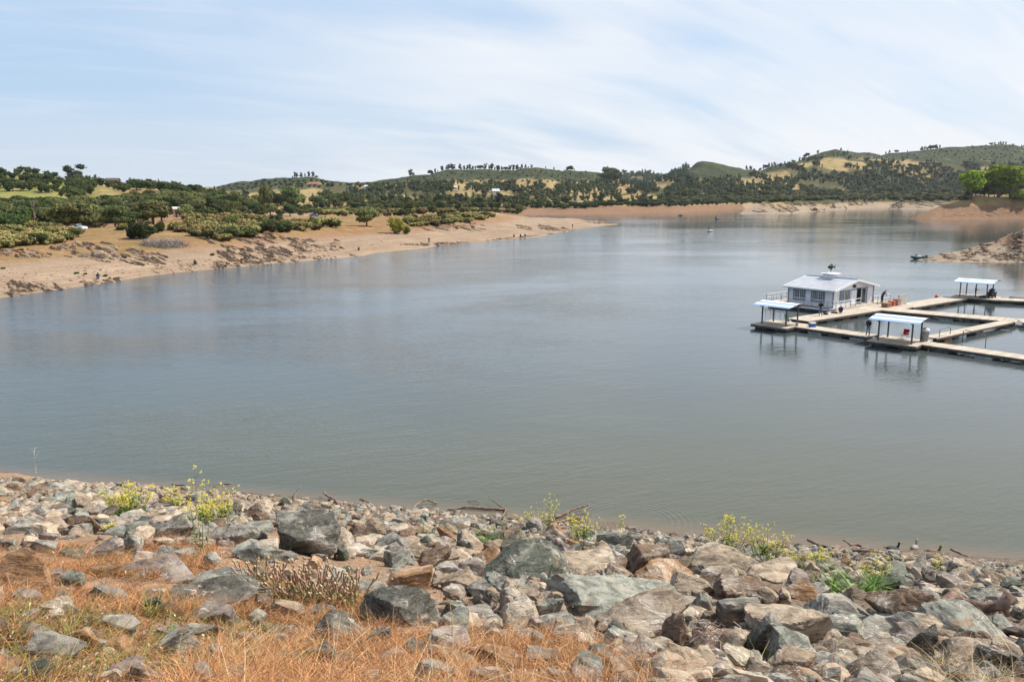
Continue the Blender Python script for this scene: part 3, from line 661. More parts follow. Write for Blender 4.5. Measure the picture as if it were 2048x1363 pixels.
wood([(1500, 345), (1560, 332), (1640, 315), (1700, 312), (1700, 322), (1600, 336), (1520, 352)], 70, 7, [('oak', .6), ('pine', .4)], (5, 8), 46, 'far')
wood([(1210, 351), (1300, 349), (1320, 354), (1320, 362), (1210, 364)], 60, 5, [('oak', .8), ('pine', .2)], (12, 17), 47, 'far')
# skyline trees
sk = []
r = random.Random(9)
for x0, x1, n in ((585, 640, 11), (822, 830, 3), (858, 912, 9), (918, 955, 8), (957, 1065, 24), (1128, 1150, 4), (1090, 1112, 2), (1604, 1608, 2), (1626, 1632, 2), (1672, 1676, 1), (1756, 1806, 4), (1830, 1870, 11), (1970, 2002, 6), (2026, 2036, 2), (1490, 1502, 3), (1525, 1556, 4), (1360, 1376, 4)):
    for i in range(n): sk.append((x0+(x1-x0)*(i+r.random())/n))
for x in sk:
    t = xt(x); i = int(round((t-TT[0])/(TT[1]-TT[0]))); k = int(np.argmax(ELV[i])); p = np.array((t*YR[k], YR[k], H_[i, k]-.3))
    h = (r.uniform(3, 11) if x < 1140 else r.uniform(3.5, 9))
    cand.append((500+h, x, 0, p, 'pine' if r.random() < .8 else 'oak', h, 'skyline trees'))
cand.sort(key=lambda q: -q[0])
names = dict(oak='oak_tree', pine='pine_tree', olive='grey_green_tree'); desc = dict(oak='dark oak', pine='slim grey pine', olive='grey green tree')
where = {'woodland behind the left bank': ' in the wood', 'oaks on the left hill': ' on the near hill', 'woodland behind the spit': ' in the wood',
         'trees along the far shore': ' on the far shore', 'skyline trees': ' on the skyline', 'far': ' on the far hill'}
rest = [c for c in cand[300:]]
for s_, x, y, p, kd, h, grp in cand[:300]:
    w_ = random.uniform(.95, 1.3) if kd != 'pine' else random.uniform(.9, 1.5)
    o = plant_tree(names[kd], kd, p, h, None, 'tree', (grp if grp != 'far' else 'trees on the far hillside')+', '+kd.replace('olive', 'grey green'), parts=s_ > 18 and s_ < 500, width=w_)
    o['_x'] = x; o['_d'] = desc[kd]+where[grp]; LAB.append(o)
SPOT = ((75, 'left of the bare snag'), (150, 'between snag and white car'), (225, 'right of the white car'), (300, 'below the hilltop farmhouse'), (375, 'near the pale hut'), (525, 'between hut and slim pine'), (600, 'near the slim pine'), (720, 'near the blue car'),
        (860, 'above the yellow-green shrub'), (1000, 'near the white van'), (1240, 'above the spit tip'), (1370, 'left of the cone hill'), (1500, 'below the cone hill'), (1700, 'under the right ridge'), (1920, 'left of the bright green trees'), (9999, 'by the bright green trees'))
ORD = 'first second third fourth fifth sixth seventh eighth ninth tenth eleventh twelfth thirteenth fourteenth fifteenth sixteenth seventeenth eighteenth nineteenth twentieth'.split()
bins = {}
for o in LAB:
    sp = next(b for a, b in SPOT if o['_x'] < a); bins.setdefault((o['_d'], sp), []).append(o)
for (d_, sp), L_ in bins.items():
    L_.sort(key=lambda o: o['_x'])
    for i, o in enumerate(L_):
        o['label'] = d_+' '+sp+('' if len(L_) == 1 else ', '+(ORD[i]+' from left' if i < 20 or i*2 < len(L_) else ORD[len(L_)-1-i]+' from right'))
        del o['_x']; del o['_d']
LOWP = {}
def merge(items, name, mats_by):
    """one mesh out of many scaled copies"""
    for mat, lst in mats_by.items():
        Vs, Fs, Ts = [], [], []; n0 = 0
        for (V_, F_, T_n), p, s, w_, rz, dv in lst:
            c, s_ = math.cos(rz), math.sin(rz); q = V_*np.array((s*w_, s*w_, s)); q = np.stack([q[:, 0]*c-q[:, 1]*s_, q[:, 0]*s_+q[:, 1]*c, q[:, 2]], -1)+p
            Vs.append(q); Fs.append(F_+n0); n0 += len(q); t = T_n.copy(); t[:, 0] = np.clip(t[:, 0]+dv, 0, 1); Ts.append(t)
        if Vs: yield mat, np.concatenate(Vs), np.concatenate(Fs), np.concatenate(Ts)
for kd in ('oak', 'pine', 'olive', 'blos'):
    LOWP[kd] = []
    for k in range(4):
        r_ = np.random.default_rng(900+k)
        if kd == 'pine':
            C = [(0, 0, .3), (.03, .02, .5), (-.03, 0, .68), (0, .02, .86)]; Rr = [(.17, .17, .16), (.16, .15, .15), (.13, .14, .15), (.09, .09, .14)]
        elif kd == 'blos':
            C = [tuple(r_.uniform(-.25, .25, 2))+(.2,) for _ in range(3)]; Rr = [(.34, .34, .3)]*3
        else:
            C = [tuple(r_.uniform(-.28, .28, 2))+(r_.uniform(.4, .7),) for _ in range(4)]+[(0, 0, .25)]; Rr = [(.28, .28, .24)]*4+[(.3, .3, .28)]
        ICO_b = ICO[2]; ICO[2] = ICO[1]; LOWP[kd].append(leaf_cloud(r_, C, Rr, 22 if kd != 'pine' else 14, .11 if kd != 'pine' else .07, blossom=.35 if kd == 'blos' else 0)); ICO[2] = ICO_b
by = {}
for s_, x, y, p, kd, h, grp in rest:
    by.setdefault(kd, []).append((LOWP[kd][random.randrange(4)], p, h, random.uniform(.9, 1.35), random.uniform(0, 6.28), random.uniform(-.25, .25)))
mats = dict(oak=M_OAK, pine=M_PINE, olive=M_OLIVE, blos=M_BLOS)
for kd, V_, F_, T_n in merge(None, '', by):
    tag(link('woodland', fast_mesh('woodland', V_, F_, mats[kd], tint=T_n)), {'oak': 'scattered dark oaks covering the far hillsides', 'pine': 'scattered grey pines covering the far hillsides', 'olive': 'grey green trees filling the far valley'}[kd], 'woodland', kind='stuff')
# chaparral scrub: low bushes nobody could count
sc_ = []
def scrub(P_, n, md, hm, seed, kd='olive'):
    for x, y in scatter(P_, n, md, seed):
        p = ground_at(x, y)
        if p is not None and p[2] > .8: sc_.append((kd, (LOWP[kd][random.randrange(4)], p-np.array((0, 0, .3)), random.uniform(*hm), random.uniform(1.2, 2.0), random.uniform(0, 6.28), random.uniform(-.3, .2))))
scrub([(1330, 402), (1440, 396), (1560, 398), (1700, 396), (1930, 392), (1930, 400), (1790, 402), (1640, 402), (1560, 404), (1440, 405), (1350, 409)], 330, 6, (3, 6), 51)
scrub([(1400, 386), (1700, 384), (1930, 378), (1930, 392), (1500, 398), (1400, 394)], 360, 7, (4, 8), 52, 'blos')
scrub([(1500, 408), (1560, 402), (1700, 398), (1780, 395), (1700, 394), (1560, 397)], 130, 4.5, (2.5, 4.5), 53, 'blos')
scrub([(1800, 398), (1860, 394), (1930, 390), (1930, 398), (1860, 400)], 90, 4.5, (3, 5), 54, 'blos')
scrub([(-30, 452), (140, 446), (300, 450), (300, 446), (140, 440), (-30, 446)], 50, 10, (2, 3.5), 55, 'blos')
scrub([(600, 424), (700, 418), (880, 418), (1000, 424), (1040, 428), (900, 422), (760, 424), (640, 430)], 150, 6, (2.5, 4), 56, 'olive')
scrub([(1060, 416), (1140, 412), (1240, 406), (1400, 404), (1500, 402), (1500, 407), (1400, 411), (1300, 414), (1240, 412), (1130, 418)], 120, 6, (3, 5), 57, 'oak')
scrub([(430, 376), (530, 362), (640, 362), (700, 371), (640, 376), (520, 378), (440, 380)], 60, 9, (3, 5), 58, 'oak')
scrub([(760, 366), (850, 350), (1050, 338), (1190, 346), (1220, 356), (1100, 364), (900, 366)], 110, 9, (1.5, 3), 59, 'olive')
scrub([(1660, 305), (1800, 308), (1990, 288), (2048, 292), (2048, 330), (1900, 318), (1700, 318)], 130, 9, (1.5, 3), 60, 'olive')
by = {}
for kd, q in sc_: by.setdefault(kd, []).append(q)
for kd, V_, F_, T_n in merge(None, '', by):
    tag(link('scrub', fast_mesh('scrub', V_, F_, mats[kd], tint=T_n)), {'oak': 'dark low scrub dotting the far slopes', 'olive': 'olive chaparral scrub carpeting the far shore', 'blos': 'paler flowering chaparral scrub on the far banks'}[kd], 'scrub', kind='stuff')
# slabs of shale breaking through the bare banks
r = np.random.default_rng(77); Vs, Fs, Ts = [], [], []; n0 = 0
ZONES = [([(20, 566), (150, 566), (250, 556), (260, 562), (120, 585), (10, 592)], 150, (.4, 1.3)), ([(0, 500), (60, 500), (110, 510), (90, 520), (0, 512)], 50, (.4, 1.1)),
         ([(100, 490), (200, 486), (330, 512), (330, 528), (250, 530), (130, 515)], 240, (.4, 1.7)), ([(300, 520), (400, 525), (380, 545), (300, 548)], 80, (.2, .6)),
         ([(410, 480), (560, 470), (640, 490), (600, 518), (430, 536), (440, 500)], 620, (.4, 1.6)), ([(420, 530), (600, 516), (740, 506), (720, 514), (430, 541)], 160, (.3, .9)),
         ([(560, 476), (680, 480), (700, 500), (600, 510)], 120, (.4, 1.1)), ([(810, 455), (930, 440), (985, 455), (960, 462), (830, 462)], 170, (.5, 1.6)),
         ([(800, 490), (950, 484), (1100, 468), (1130, 464), (1040, 476), (860, 492)], 130, (.4, 1.1)), ([(1030, 450), (1120, 452), (1140, 460), (1100, 470), (1040, 458)], 150, (.5, 1.6)),
         ([(1150, 436), (1190, 438), (1235, 448), (1180, 446)], 60, (.5, 1.4)), ([(0, 540), (400, 520), (700, 480), (780, 480), (700, 510), (300, 548), (0, 580)], 260, (.15, .45)),
         ([(1500, 425), (1530, 408), (1640, 405), (1770, 402), (1700, 416), (1620, 423), (1560, 426)], 320, (1.0, 3.2)), ([(1780, 416), (1800, 402), (1930, 398), (1900, 410), (1840, 417)], 230, (1.2, 3.8)),
         ([(1850, 517), (1936, 500), (1989, 484), (2048, 460), (2048, 522), (1940, 522)], 300, (.3, 1.2)), ([(1850, 520), (2048, 518), (2048, 524), (1850, 522)], 90, (.3, .8)), ([(1870, 434), (2048, 425), (2048, 434), (1900, 437)], 50, (.4, 1.2))]
iv, if_ = ICO[1]
for zi, (pl, n, sz) in enumerate(ZONES):
    for x, y in scatter(pl, int(n*1.9), 1.1, 200+zi):
        p = ground_at(x, y)
        if p is None or (n > 60 and vn((x+y*1.5)/26., (y-x*.4)/7., 0, 40+zi) < -.12): continue
        s = r.uniform(*sz)*r.uniform(.35, .85); q = np.clip(iv, -.62, .62)*1.5+r.normal(scale=.10, size=iv.shape)
        q = q*np.array((s*r.uniform(.8, 1.7), s*.30, s*.13)); E_ = Euler((r.normal(.55, .2), r.normal(.22, .12), r.normal(-.42, .2))); q = q@np.array(E_.to_matrix()).T+p+np.array((0, 0, s*.04))
        Vs.append(q); Fs.append(if_+n0); n0 += len(q); Ts.append(np.tile([r.random(), r.random(), float(zi in (11, 3))], (len(q), 1)))
g = NT('shale', .9, .2); s = g.n('ShaderNodeSeparateColor'); g.l(g.attr('tint'), s.inputs[0]); v = g.pos()
c = g.mix(g.mr(s.outputs[0], .62, .75), (.055, .036, .025), (.30, .215, .145)); c = g.mix(g.mr(g.noise(v, 2.5, 5), .5, .62), c, (.17, .12, .085)); c = g.mix(s.outputs[2], c, (.40, .33, .25)) if 0 else c; g.col(c); g.bump(g.noise(v, 6, 4), .7, .08)
tag(link('shale_slabs', fast_mesh('shale_slabs', np.concatenate(Vs), np.concatenate(Fs), g.m, tint=np.concatenate(Ts))), 'tilted shale slabs breaking through the bare tan banks', 'rock', kind='stuff')

# ------------------------------------------------------------------ floating docks
E1 = np.array((-.61, .79, 0)); E2 = np.array((.79, .61, 0)); AZ2 = math.atan2(.61, .79)     # building axes
g = NT('dock_planks', .85, .2); gm = g.n('ShaderNodeTexCoord'); v = gm.outputs['Object']
sx_ = g.n('ShaderNodeSeparateXYZ'); g.l(v, sx_.inputs[0])
fr = g.math('FRACT', g.math('MULTIPLY', sx_.outputs[0], 1/.2)); idx = g.math('FLOOR', g.math('MULTIPLY', sx_.outputs[0], 1/.2))
wn_ = g.n('ShaderNodeTexWhiteNoise', noise_dimensions='1D'); g.l(idx, wn_.inputs['W'])
c = g.mix(wn_.outputs[0], (.36, .31, .25), (.54, .48, .40)); c = g.mix(g.mr(g.noise(v, 1.3, 5), .4, .65, 0, .5), c, (.30, .245, .19))
gap = g.mr(fr, .0, .10, 1, 0, False); c = g.mix(gap, c, (.10, .08, .06)); g.col(c); g.bump(fr, .3, .01); M_PLANK = g.m
M_BEAM = pm('dock_beam', (.085, .075, .065), .8, var=.3); M_FLOAT = pm('float_grey', (.12, .12, .12), .7, var=.3); M_FRED = pm('float_rust', (.25, .085, .05), .7, var=.3); M_FBLU = pm('float_pale', (.45, .50, .54), .6, var=.2)
M_WHITE = pm('white_paint', (.72, .73, .76), .5, var=.06); M_STEEL = pm('galvanised', (.32, .32, .34), .45, .5); M_DSTEEL = pm('dark_post', (.13, .11, .11), .6, .2)
def dock(name, a, b, w, label, z=.5, floats=(), group=None, skirt=.22):
    """walkway from a to b (centre line), width w"""
    a = np.array((*a, 0.)); b = np.array((*b, 0.)); d = b-a; L = np.linalg.norm(d); an = math.atan2(d[1], d[0])
    root = empty(name, tuple(a), an, label, 'dock', group)
    m = MB(); m.box((L/2, 0, z-.035), (L, w, .07)); m.build('deck', M_PLANK, root)
    for s in (-1, 1):
        m = MB(); m.box((L/2, s*(w/2-.045), z-.075-skirt/2), (L-.02, .09, skirt)); m.build('edge_beam', M_BEAM, root)
    for k in floats or []:
        t, mt = k; m = MB(); m.box((L*t, 0, .13), (min(1.5, L*.3), w*.86, .5)); m.build('float', mt, root)
    m = MB(); q = .8
    while q < L-.3: m.box((q, 0, z-.16), (.08, w-.2, .14)); q += 1.3
    m.build('cross_beams', M_BEAM, root); return root
FS = lambda n, *c: [((i+.5)/n, c[i % len(c)]) for i in range(n)]
def mid(p, q): return ((p[0]+q[0])/2, (p[1]+q[1])/2)
dock('dock_walkway', (30.7, 86.9), (36.6, 79.6), 2.2, 'long front dock walkway from the left canopy to the middle canopy', floats=FS(4, M_FLOAT, M_FBLU))
dock('dock_walkway', (39.85, 75.6), (51.5, 60.7), 2.2, 'front dock walkway running off the right frame edge past the rubbish bin', floats=FS(5, M_FLOAT, M_FBLU, M_FLOAT, M_FRED))
dock('dock_walkway', (32.6, 90.0), (45.6, 99.5), 2.9, 'dock walkway with the two anglers in front of the white floating building', z=.52, floats=FS(5, M_FLOAT, M_FLOAT, M_FRED))
dock('dock_walkway', (46.9, 98.9), (57.6, 89.6), 3.2, 'wide middle dock walkway running down right from the building corner', z=.51, floats=FS(5, M_FLOAT, M_FLOAT, M_FBLU))
dock('dock_walkway', (57.6, 89.5), (72.5, 84.2), 3.3, 'right end of the middle dock beyond the narrow gangway', z=.53, floats=FS(3, M_FLOAT))
dock('dock_walkway', (50.2, 101.6), (62.0, 110.4), 3.0, 'dock walkway angling back from the building to the rear canopy', z=.49, floats=FS(4, M_FRED, M_FLOAT))
dock('dock_walkway', (66.0, 109.2), (84.0, 101.3), 3.0, 'rear dock walkway running right from the rear canopy', z=.505, floats=FS(5, M_FLOAT))
dock('gangway', (41.7, 78.2), (55.6, 88.4), 1.35, 'narrow pale gangway linking the front dock to the middle dock', z=.58, floats=[(.15, M_FRED), (.33, M_FBLU), (.55, M_FLOAT)], skirt=.16)
# junction landing by the building
root = empty('dock_landing', (47.6, 100.9, 0), AZ2, 'dock landing where the walkways meet beside the floating building', 'dock')
m = MB(); m.box((0, 0, .44), (5.2, 4.6, .07)); m.build('deck', M_PLANK, root); m = MB(); m.box((0, 0, .2), (4.9, 4.3, .4)); m.build('float', M_FLOAT, root)
def shelter(cx_, cy_, ang, w, d, label, dl, zt=2.62, dw=None, lean=0):
    """four posts on their own deck and a low gabled striped roof; w along the ridge, d across"""
    dk = empty('dock_platform', (cx_, cy_, 0), ang, dl, 'dock', None)
    W_, D_ = dw or (w+1., d+1.6)
    m = MB(); m.box((0, 0, .455), (W_, D_, .07)); m.build('deck', M_PLANK, dk)
    m = MB()
    for s in (-1, 1): m.box((0, s*(D_/2-.05), .31), (W_-.02, .1, .2)); m.box((s*(W_/2-.05), 0, .31), (.1, D_-.24, .2))
    m.build('edge_beam', M_BEAM, dk)
    for s in (-1, 1): m = MB(); m.box((s*W_*.28, 0, .12), (W_*.3, D_*.8, .42)); m.build('float', M_FLOAT, dk)
    rt = empty('canopy_shelter', (cx_, cy_, .49), ang, label, 'canopy', 'striped canopies on the docks')
    for i in (-1, 1):
        for j in (-1, 1):
            x, y = i*w/2, j*d/2; m = MB(); m.bar((x, y, -.6 if j < 0 else 0), (x, y, zt-.55), .13, .13); m.build('post', M_DSTEEL, rt)
    ov = .95; Wr = w+ov*1.7; Dr = d/2+ov; pz = zt-.5; rise = .24
    m = MB()
    for s in (-1, 1): m.bar((-w/2-.2, s*d/2, pz-.04), (w/2+.2, s*d/2, pz-.04), .09, .14)
    for i in (-1, 1):
        for s in (-1, 1): m.bar((i*w/2, s*(d/2+.5), pz-.14), (i*w/2, 0, pz+rise-.12), .07, .09)
    m.build('roof_beams', M_DSTEEL, rt)
    # corrugated sheets laid in bands along the ridge, white and blue by turns
    for s in (-1, 1):
        nb = 4
        for k in range(nb):
            y0 = s*(Dr*k/nb+(.012 if k else 0)); y1 = s*Dr*(k+1)/nb; n = 40; V_ = []; F_ = []
            zf = lambda y: pz+.1+rise*(1-abs(y)/Dr)-.10*((abs(y)/Dr)**2)
            for y in (y0, (y0+y1)/2, y1):
                for i in range(n+1): x = -Wr/2+Wr*i/n; V_.append((x, y, zf(y)+.012*math.sin(i*math.pi)+.012*(i % 2)))
            for r_ in range(2):
                for i in range(n): a_ = r_*(n+1)+i; F_.append((a_, a_+1, a_+n+2, a_+n+1))
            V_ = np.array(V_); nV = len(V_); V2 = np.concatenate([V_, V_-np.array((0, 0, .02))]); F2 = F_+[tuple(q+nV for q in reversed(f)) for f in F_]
            m = MB(); m.add(V2, F2); m.mi = [0]*len(F_)+[1]*len(F_); m.build('roof_sheet', [M_RBLUE if k % 2 else M_RWHITE, M_DSTEEL], rt)  # sheet undersides coloured with dark post steel, standing in for shade under the roof
    return rt
M_RWHITE = pm('roof_sheet_white', (.74, .76, .80), .4, .0, .05); M_RBLUE = pm('roof_sheet_blue', (.19, .33, .56), .45, .0, .08)
A_ = math.atan2(-.79, .61)
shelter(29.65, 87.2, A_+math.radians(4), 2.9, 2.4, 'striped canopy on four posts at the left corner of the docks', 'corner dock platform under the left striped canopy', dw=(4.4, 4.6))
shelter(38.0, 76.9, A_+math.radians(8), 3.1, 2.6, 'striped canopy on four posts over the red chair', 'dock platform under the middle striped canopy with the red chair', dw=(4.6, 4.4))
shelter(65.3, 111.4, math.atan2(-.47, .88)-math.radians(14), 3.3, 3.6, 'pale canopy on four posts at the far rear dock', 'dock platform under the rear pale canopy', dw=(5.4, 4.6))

# ------------------------------------------------------------------ floating white building
g = NT('board_siding', .6, .3); tcn = g.n('ShaderNodeTexCoord'); sx_ = g.n('ShaderNodeSeparateXYZ'); g.l(tcn.outputs['Object'], sx_.inputs[0])
q = g.math('FRACT', g.math('MULTIPLY', g.math('ADD', sx_.outputs[0], sx_.outputs[1]), 1/.28)); gv = g.mr(q, .0, .14, 1, 0, False)
c = g.mix(g.mr(g.noise(tcn.outputs['Object'], 1.1, 5), .35, .7), (.70, .69, .72), (.80, .78, .80)); c = g.mix(g.math('MULTIPLY', gv, .45), c, (.34, .34, .40)); g.col(c); M_SIDE = g.m
g = NT('metal_roof', .38, .5); tcn = g.n('ShaderNodeTexCoord'); sx_ = g.n('ShaderNodeSeparateXYZ'); g.l(tcn.outputs['Object'], sx_.inputs[0])
q = g.math('FRACT', g.math('MULTIPLY', sx_.outputs[1], 1/.62)); gv = g.mr(q, .0, .12, 1, 0, False)
c = g.mix(g.mr(g.noise(tcn.outputs['Object'], .8, 4), .35, .7), (.35, .37, .41), (.43, .45, .49)); c = g.mix(g.math('MULTIPLY', gv, .5), c, (.30, .34, .44)); g.col(c); g.b.inputs['Metallic'].default_value = .15; M_ROOF = g.m
M_TRIM = pm('blue_trim', (.13, .21, .34), .5); M_DARK = pm('dark_box', (.03, .03, .03), .5)
gl = NT('window_glass', .06, .9); gl.b.inputs['Base Color'].default_value = (.05, .075, .07, 1); M_GLASS = gl.m
BO = (40.1, 98.8); bw, bl, bz, bh = 9.6, 6.3, .62, 2.25     # near corner, gable width, length, floor, eave height
pf = empty('floating_platform', (BO[0], BO[1], 0), AZ2, 'floating deck with white railings carrying the white building', 'dock')   # local x along gable, y back
m = MB(); m.box((6.0, 4.2, .555), (13.6, 10.4, .09)); m.build('deck', M_PLANK, pf)
m = MB(); m.box((6.0, -.96, .43), (13.5, .1, .22)); m.box((-.76, 4.2, .43), (.1, 10.2, .22)); m.build('edge_beam', M_WHITE, pf)
for i in range(6):
    m = MB(); m.box((i*2.35+.2, 4.2, .16), (.9, 9.8, .5)); m.build('float', M_FLOAT, pf)
def rail(pts, parent, z0=.6, h=.95, step=1.15):
    m = MB(); p_ = MB()
    for a, b in zip(pts[:-1], pts[1:]):
        a = np.array((*a, z0)); b = np.array((*b, z0)); L = np.linalg.norm(b-a); n = max(1, round(L/step))
        for zz_ in (h, h*.52): m.bar(a+(0, 0, zz_), b+(0, 0, zz_), .06, .07)
        for i in range(n+1): q = a+(b-a)*i/n; p_.bar(q, q+(0, 0, h-.04), .05, .05)
    m.build('rail', M_WHITE, parent); p_.build('rail_posts', M_STEEL, parent)
rail([(5.1, -.8), (-.6, -.8), (-.6, 9.2), (4, 9.2)], pf); rail([(8.4, -.8), (12.6, -.8), (12.6, 4)], pf)
b = empty('floating_building', (BO[0], BO[1], bz), AZ2, 'white floating building with blue trim, metal gable roof and fish vane', 'building')
rise = .95; hw_ = bw/2
# walls with real openings
def wall(parent, org, ux, L, H, opens, gable=False, th=.14, inward=(0, 1)):
    """wall as strips around openings; org local, ux direction"""
    ux = np.array((*ux, 0.)); iw = np.array((*inward, 0.)); org = np.array(org, float); m = MB()
    def blk(u0, u1, z0, z1, zt=None):
        if u1-u0 < 1e-3: return
        p = [org+ux*u0+(0, 0, z0), org+ux*u1+(0, 0, z0), org+ux*u1+(0, 0, zt(u1) if zt else z1), org+ux*u0+(0, 0, zt(u0) if zt else z1)]
        V_ = p+[q+iw*th for q in p]; m.add(V_, [(0, 1, 2, 3), (7, 6, 5, 4), (0, 4, 5, 1), (1, 5, 6, 2), (2, 6, 7, 3), (3, 7, 4, 0)])
    us = sorted({0, L}|{o[0] for o in opens}|{o[1] for o in opens}|({L/2} if gable else set()))
    for u0, u1 in zip(us[:-1], us[1:]):
        o = [q for q in opens if q[0] <= u0+1e-6 and q[1] >= u1-1e-6]
        if o: blk(u0, u1, 0, o[0][2]); blk(u0, u1, o[0][3], H)
        else: blk(u0, u1, 0, H)
        if gable: blk(u0, u1, H+.001, 0, zt=lambda u: H+rise*(1-abs(u-L/2)/(L/2))+.002)
    return m.build('wall', M_SIDE, parent)
GW = [(1.55, 3.75, .68, 1.95), (5.45, 7.95, .03, 2.08)]; LW = [(1.2, 2.95, .64, 1.92), (3.95, 5.5, .64, 1.92)]
wall(b, (0, 0, 0), (1, 0), bw, bh, GW, True); wall(b, (0, .15, 0), (0, 1), bl-.3, bh, [(a-.15, b_-.15, c_, d_) for a, b_, c_, d_ in LW], inward=(1, 0))
wall(b, (bw, .15, 0), (0, 1), bl-.3, bh, [], inward=(-1, 0)); wall(b, (0, bl, 0), (1, 0), bw, bh, [], True, inward=(0, -1))
def window(org, ux, u0, u1, z0, z1, out, nx=2, bars=3, name='window'):
    ux = np.array((*ux, 0.)); o = np.array((*out, 0.)); org = np.array(org, float); m = MB()
    q = lambda u, z, d: org+ux*u+np.array((0, 0, z))+o*d
    for z in (z0-.04, z1+.04): m.bar(q(u0-.09, z, .03), q(u1+.09, z, .03), .09, .1)
    for u in (u0-.04, u1+.04): m.bar(q(u, z0, .031), q(u, z1, .031), .1, .09)
    w_ = m.build(name, M_TRIM, b)
    m = MB(); n = nx
    for i in range(n+1): u = u0+.035+(u1-u0-.07)*i/n; m.bar(q(u, z0+.0, -.04), q(u, z1, -.04), .07, .06)
    for z in (z0+.03, z1-.03): m.bar(q(u0, z, -.041), q(u1, z, -.041), .06, .06)
    for i in range(1, bars*n):
        if i % bars: u = u0+(u1-u0)*i/(bars*n); m.bar(q(u, z0, -.045), q(u, z1, -.045), .025, .025)
    if bars > 1:
        for k in (1, 2, 3): z = z0+(z1-z0)*k/4; m.bar(q(u0, z, -.046), q(u1, z, -.046), .025, .025)
    m.build('frame', M_WHITE, w_)
    m = MB(); m.add([q(u0, z0, -.07), q(u1, z0, -.07), q(u1, z1, -.07), q(u0, z1, -.07)], [(0, 1, 2, 3)]); m.build('pane', M_GLASS, w_)
window((0, 0, 0), (1, 0), *GW[0], (0, -1)); window((0, 0, 0), (0, 1), *LW[0], (-1, 0)); window((0, 0, 0), (0, 1), *LW[1], (-1, 0))
# doorway: open left half, sliding glass on the right
q = GW[1]; m = MB()
for u in (q[0]-.04, q[1]+.04): m.bar((u, -.03, 0), (u, -.03, q[3]), .1, .09)
m.bar((q[0]-.09, -.03, q[3]+.04), (q[1]+.09, -.03, q[3]+.04), .1, .09); dr = m.build('door', M_TRIM, b)
m = MB(); m.bar((6.75, .05, .03), (6.75, .05, q[3]), .09, .07); m.bar((7.9, .05, .03), (7.9, .05, q[3]), .09, .07); m.bar((6.7, .05, .08), (7.95, .05, .08), .07, .08); m.bar((6.7, .05, q[3]-.04), (7.95, .05, q[3]-.04), .07, .08)
m.build('frame', M_WHITE, dr); m = MB(); m.add([(6.8, .06, .1), (7.86, .06, .1), (7.86, .06, q[3]), (6.8, .06, q[3])], [(0, 1, 2, 3)]); m.build('pane', M_GLASS, dr)
m = MB(); m.box((4.75, -.05, 1.0), (1.25, .05, 1.9)); m.build('sliding_shutter', M_WHITE, b); m = MB(); m.box((4.75, -.07, 2.0), (1.5, .1, .07)); m.build('shutter_track', M_TRIM, b)
m = MB()
for x, y in ((-.02, -.02), (bw+.02, -.02), (-.02, bl+.02)): m.box((x, y, bh/2), (.12, .12, bh))
m.build('corner_trim', M_TRIM, b)
m = MB(); m.box((4.7, -.1, 2.45), (.5, .2, .34)); m.build('vent_box', M_DARK, b)
m = MB(); m.box((4.85, -.16, 3.1), (.4, .2, .14)); m.tube([(4.85, -.2, 3.06), (4.85, -.3, 2.98)], .06, 6); m.build('wall_lamp', M_DARK, b)
for y in (.75, 3.4, 5.9): m = MB(); m.box((-.1, y, 2.08), (.16, .34, .16)); m.build('floodlight', M_DARK, b)
ov = .55; og = .5
for s in (-1, 1):
    x1 = hw_+s*(hw_+ov); zr = bh+rise+.06; ze = bh+rise+.06-rise*(hw_+ov)/hw_
    V_ = [(hw_+s*.0, -og, zr), (x1, -og, ze), (x1, bl+og, ze), (hw_, bl+og, zr)]; V_ = V_+[(x, y, z+.07) for x, y, z in V_]
    m = MB(); m.add(V_, [(3, 2, 1, 0), (4, 5, 6, 7), (0, 1, 5, 4), (1, 2, 6, 5), (2, 3, 7, 6), (3, 0, 4, 7)]); rf = m.build('roof', M_ROOF, b)
    m = MB()
    for y in (-og-.045, bl+og+.045): m.bar((hw_+s*.02, y, zr-.03), (x1, y, ze-.03), .08, .24)
    m.bar((x1+s*.045, -og, ze-.02), (x1+s*.045, bl+og, ze-.02), .08, .16); m.build('fascia', M_WHITE, rf)
m = MB(); m.bar((hw_, -og, bh+rise+.15), (hw_, bl+og, bh+rise+.15), .34, .05); m.build('ridge_cap', M_TRIM, b)
m = MB(); m.box((hw_, 3.4, bh+rise+.26), (1.15, 1.5, .62)); cu = m.build('cupola', M_WHITE, b)
m = MB(); m.box((hw_, 3.4, bh+rise+.60), (1.75, 2.1, .07)); m.box((hw_, 3.4, bh+rise+.70), (1.7, 2.05, .12), taper=.3); m.build('cupola_roof', M_RWHITE, cu)
M_FISH = pm('fish_dark', (.008, .01, .01), .5)
m = MB(); fz = bh+rise+1.25; m.tube([(hw_, 3.4, bh+rise+.6), (hw_, 3.4, fz)], .04, 6)
prof = [(-.62, .03, .03), (-.5, .10, .14), (-.28, .14, .25), (0, .15, .27), (.25, .11, .20), (.45, .06, .10), (.55, .04, .06)]
V_ = []; n = 8
for u, ry_, rz_ in prof:
    for k in range(n): a = 6.283*k/n; V_.append((hw_+u*.8+ry_*math.cos(a)*.3, 3.4-u*.3+ry_*math.cos(a), fz+.2+rz_*math.sin(a)))
F_ = [(i*n+k, i*n+(k+1) % n, (i+1)*n+(k+1) % n, (i+1)*n+k) for i in range(len(prof)-1) for k in range(n)]
m.add(V_, F_+[tuple(range(n))[::-1], tuple((len(prof)-1)*n+k for k in range(n))])
def slab(P2, th=.03):
    V_ = [(hw_+u*.8, 3.4-u*.3-th, fz+.2+z) for u, z in P2]+[(hw_+u*.8, 3.4-u*.3+th, fz+.2+z) for u, z in P2]; n = len(P2)
    return V_, [tuple(range(n)), tuple(range(2*n-1, n-1, -1))]+[(i, i+n, (i+1) % n+n, (i+1) % n) for i in range(n)]
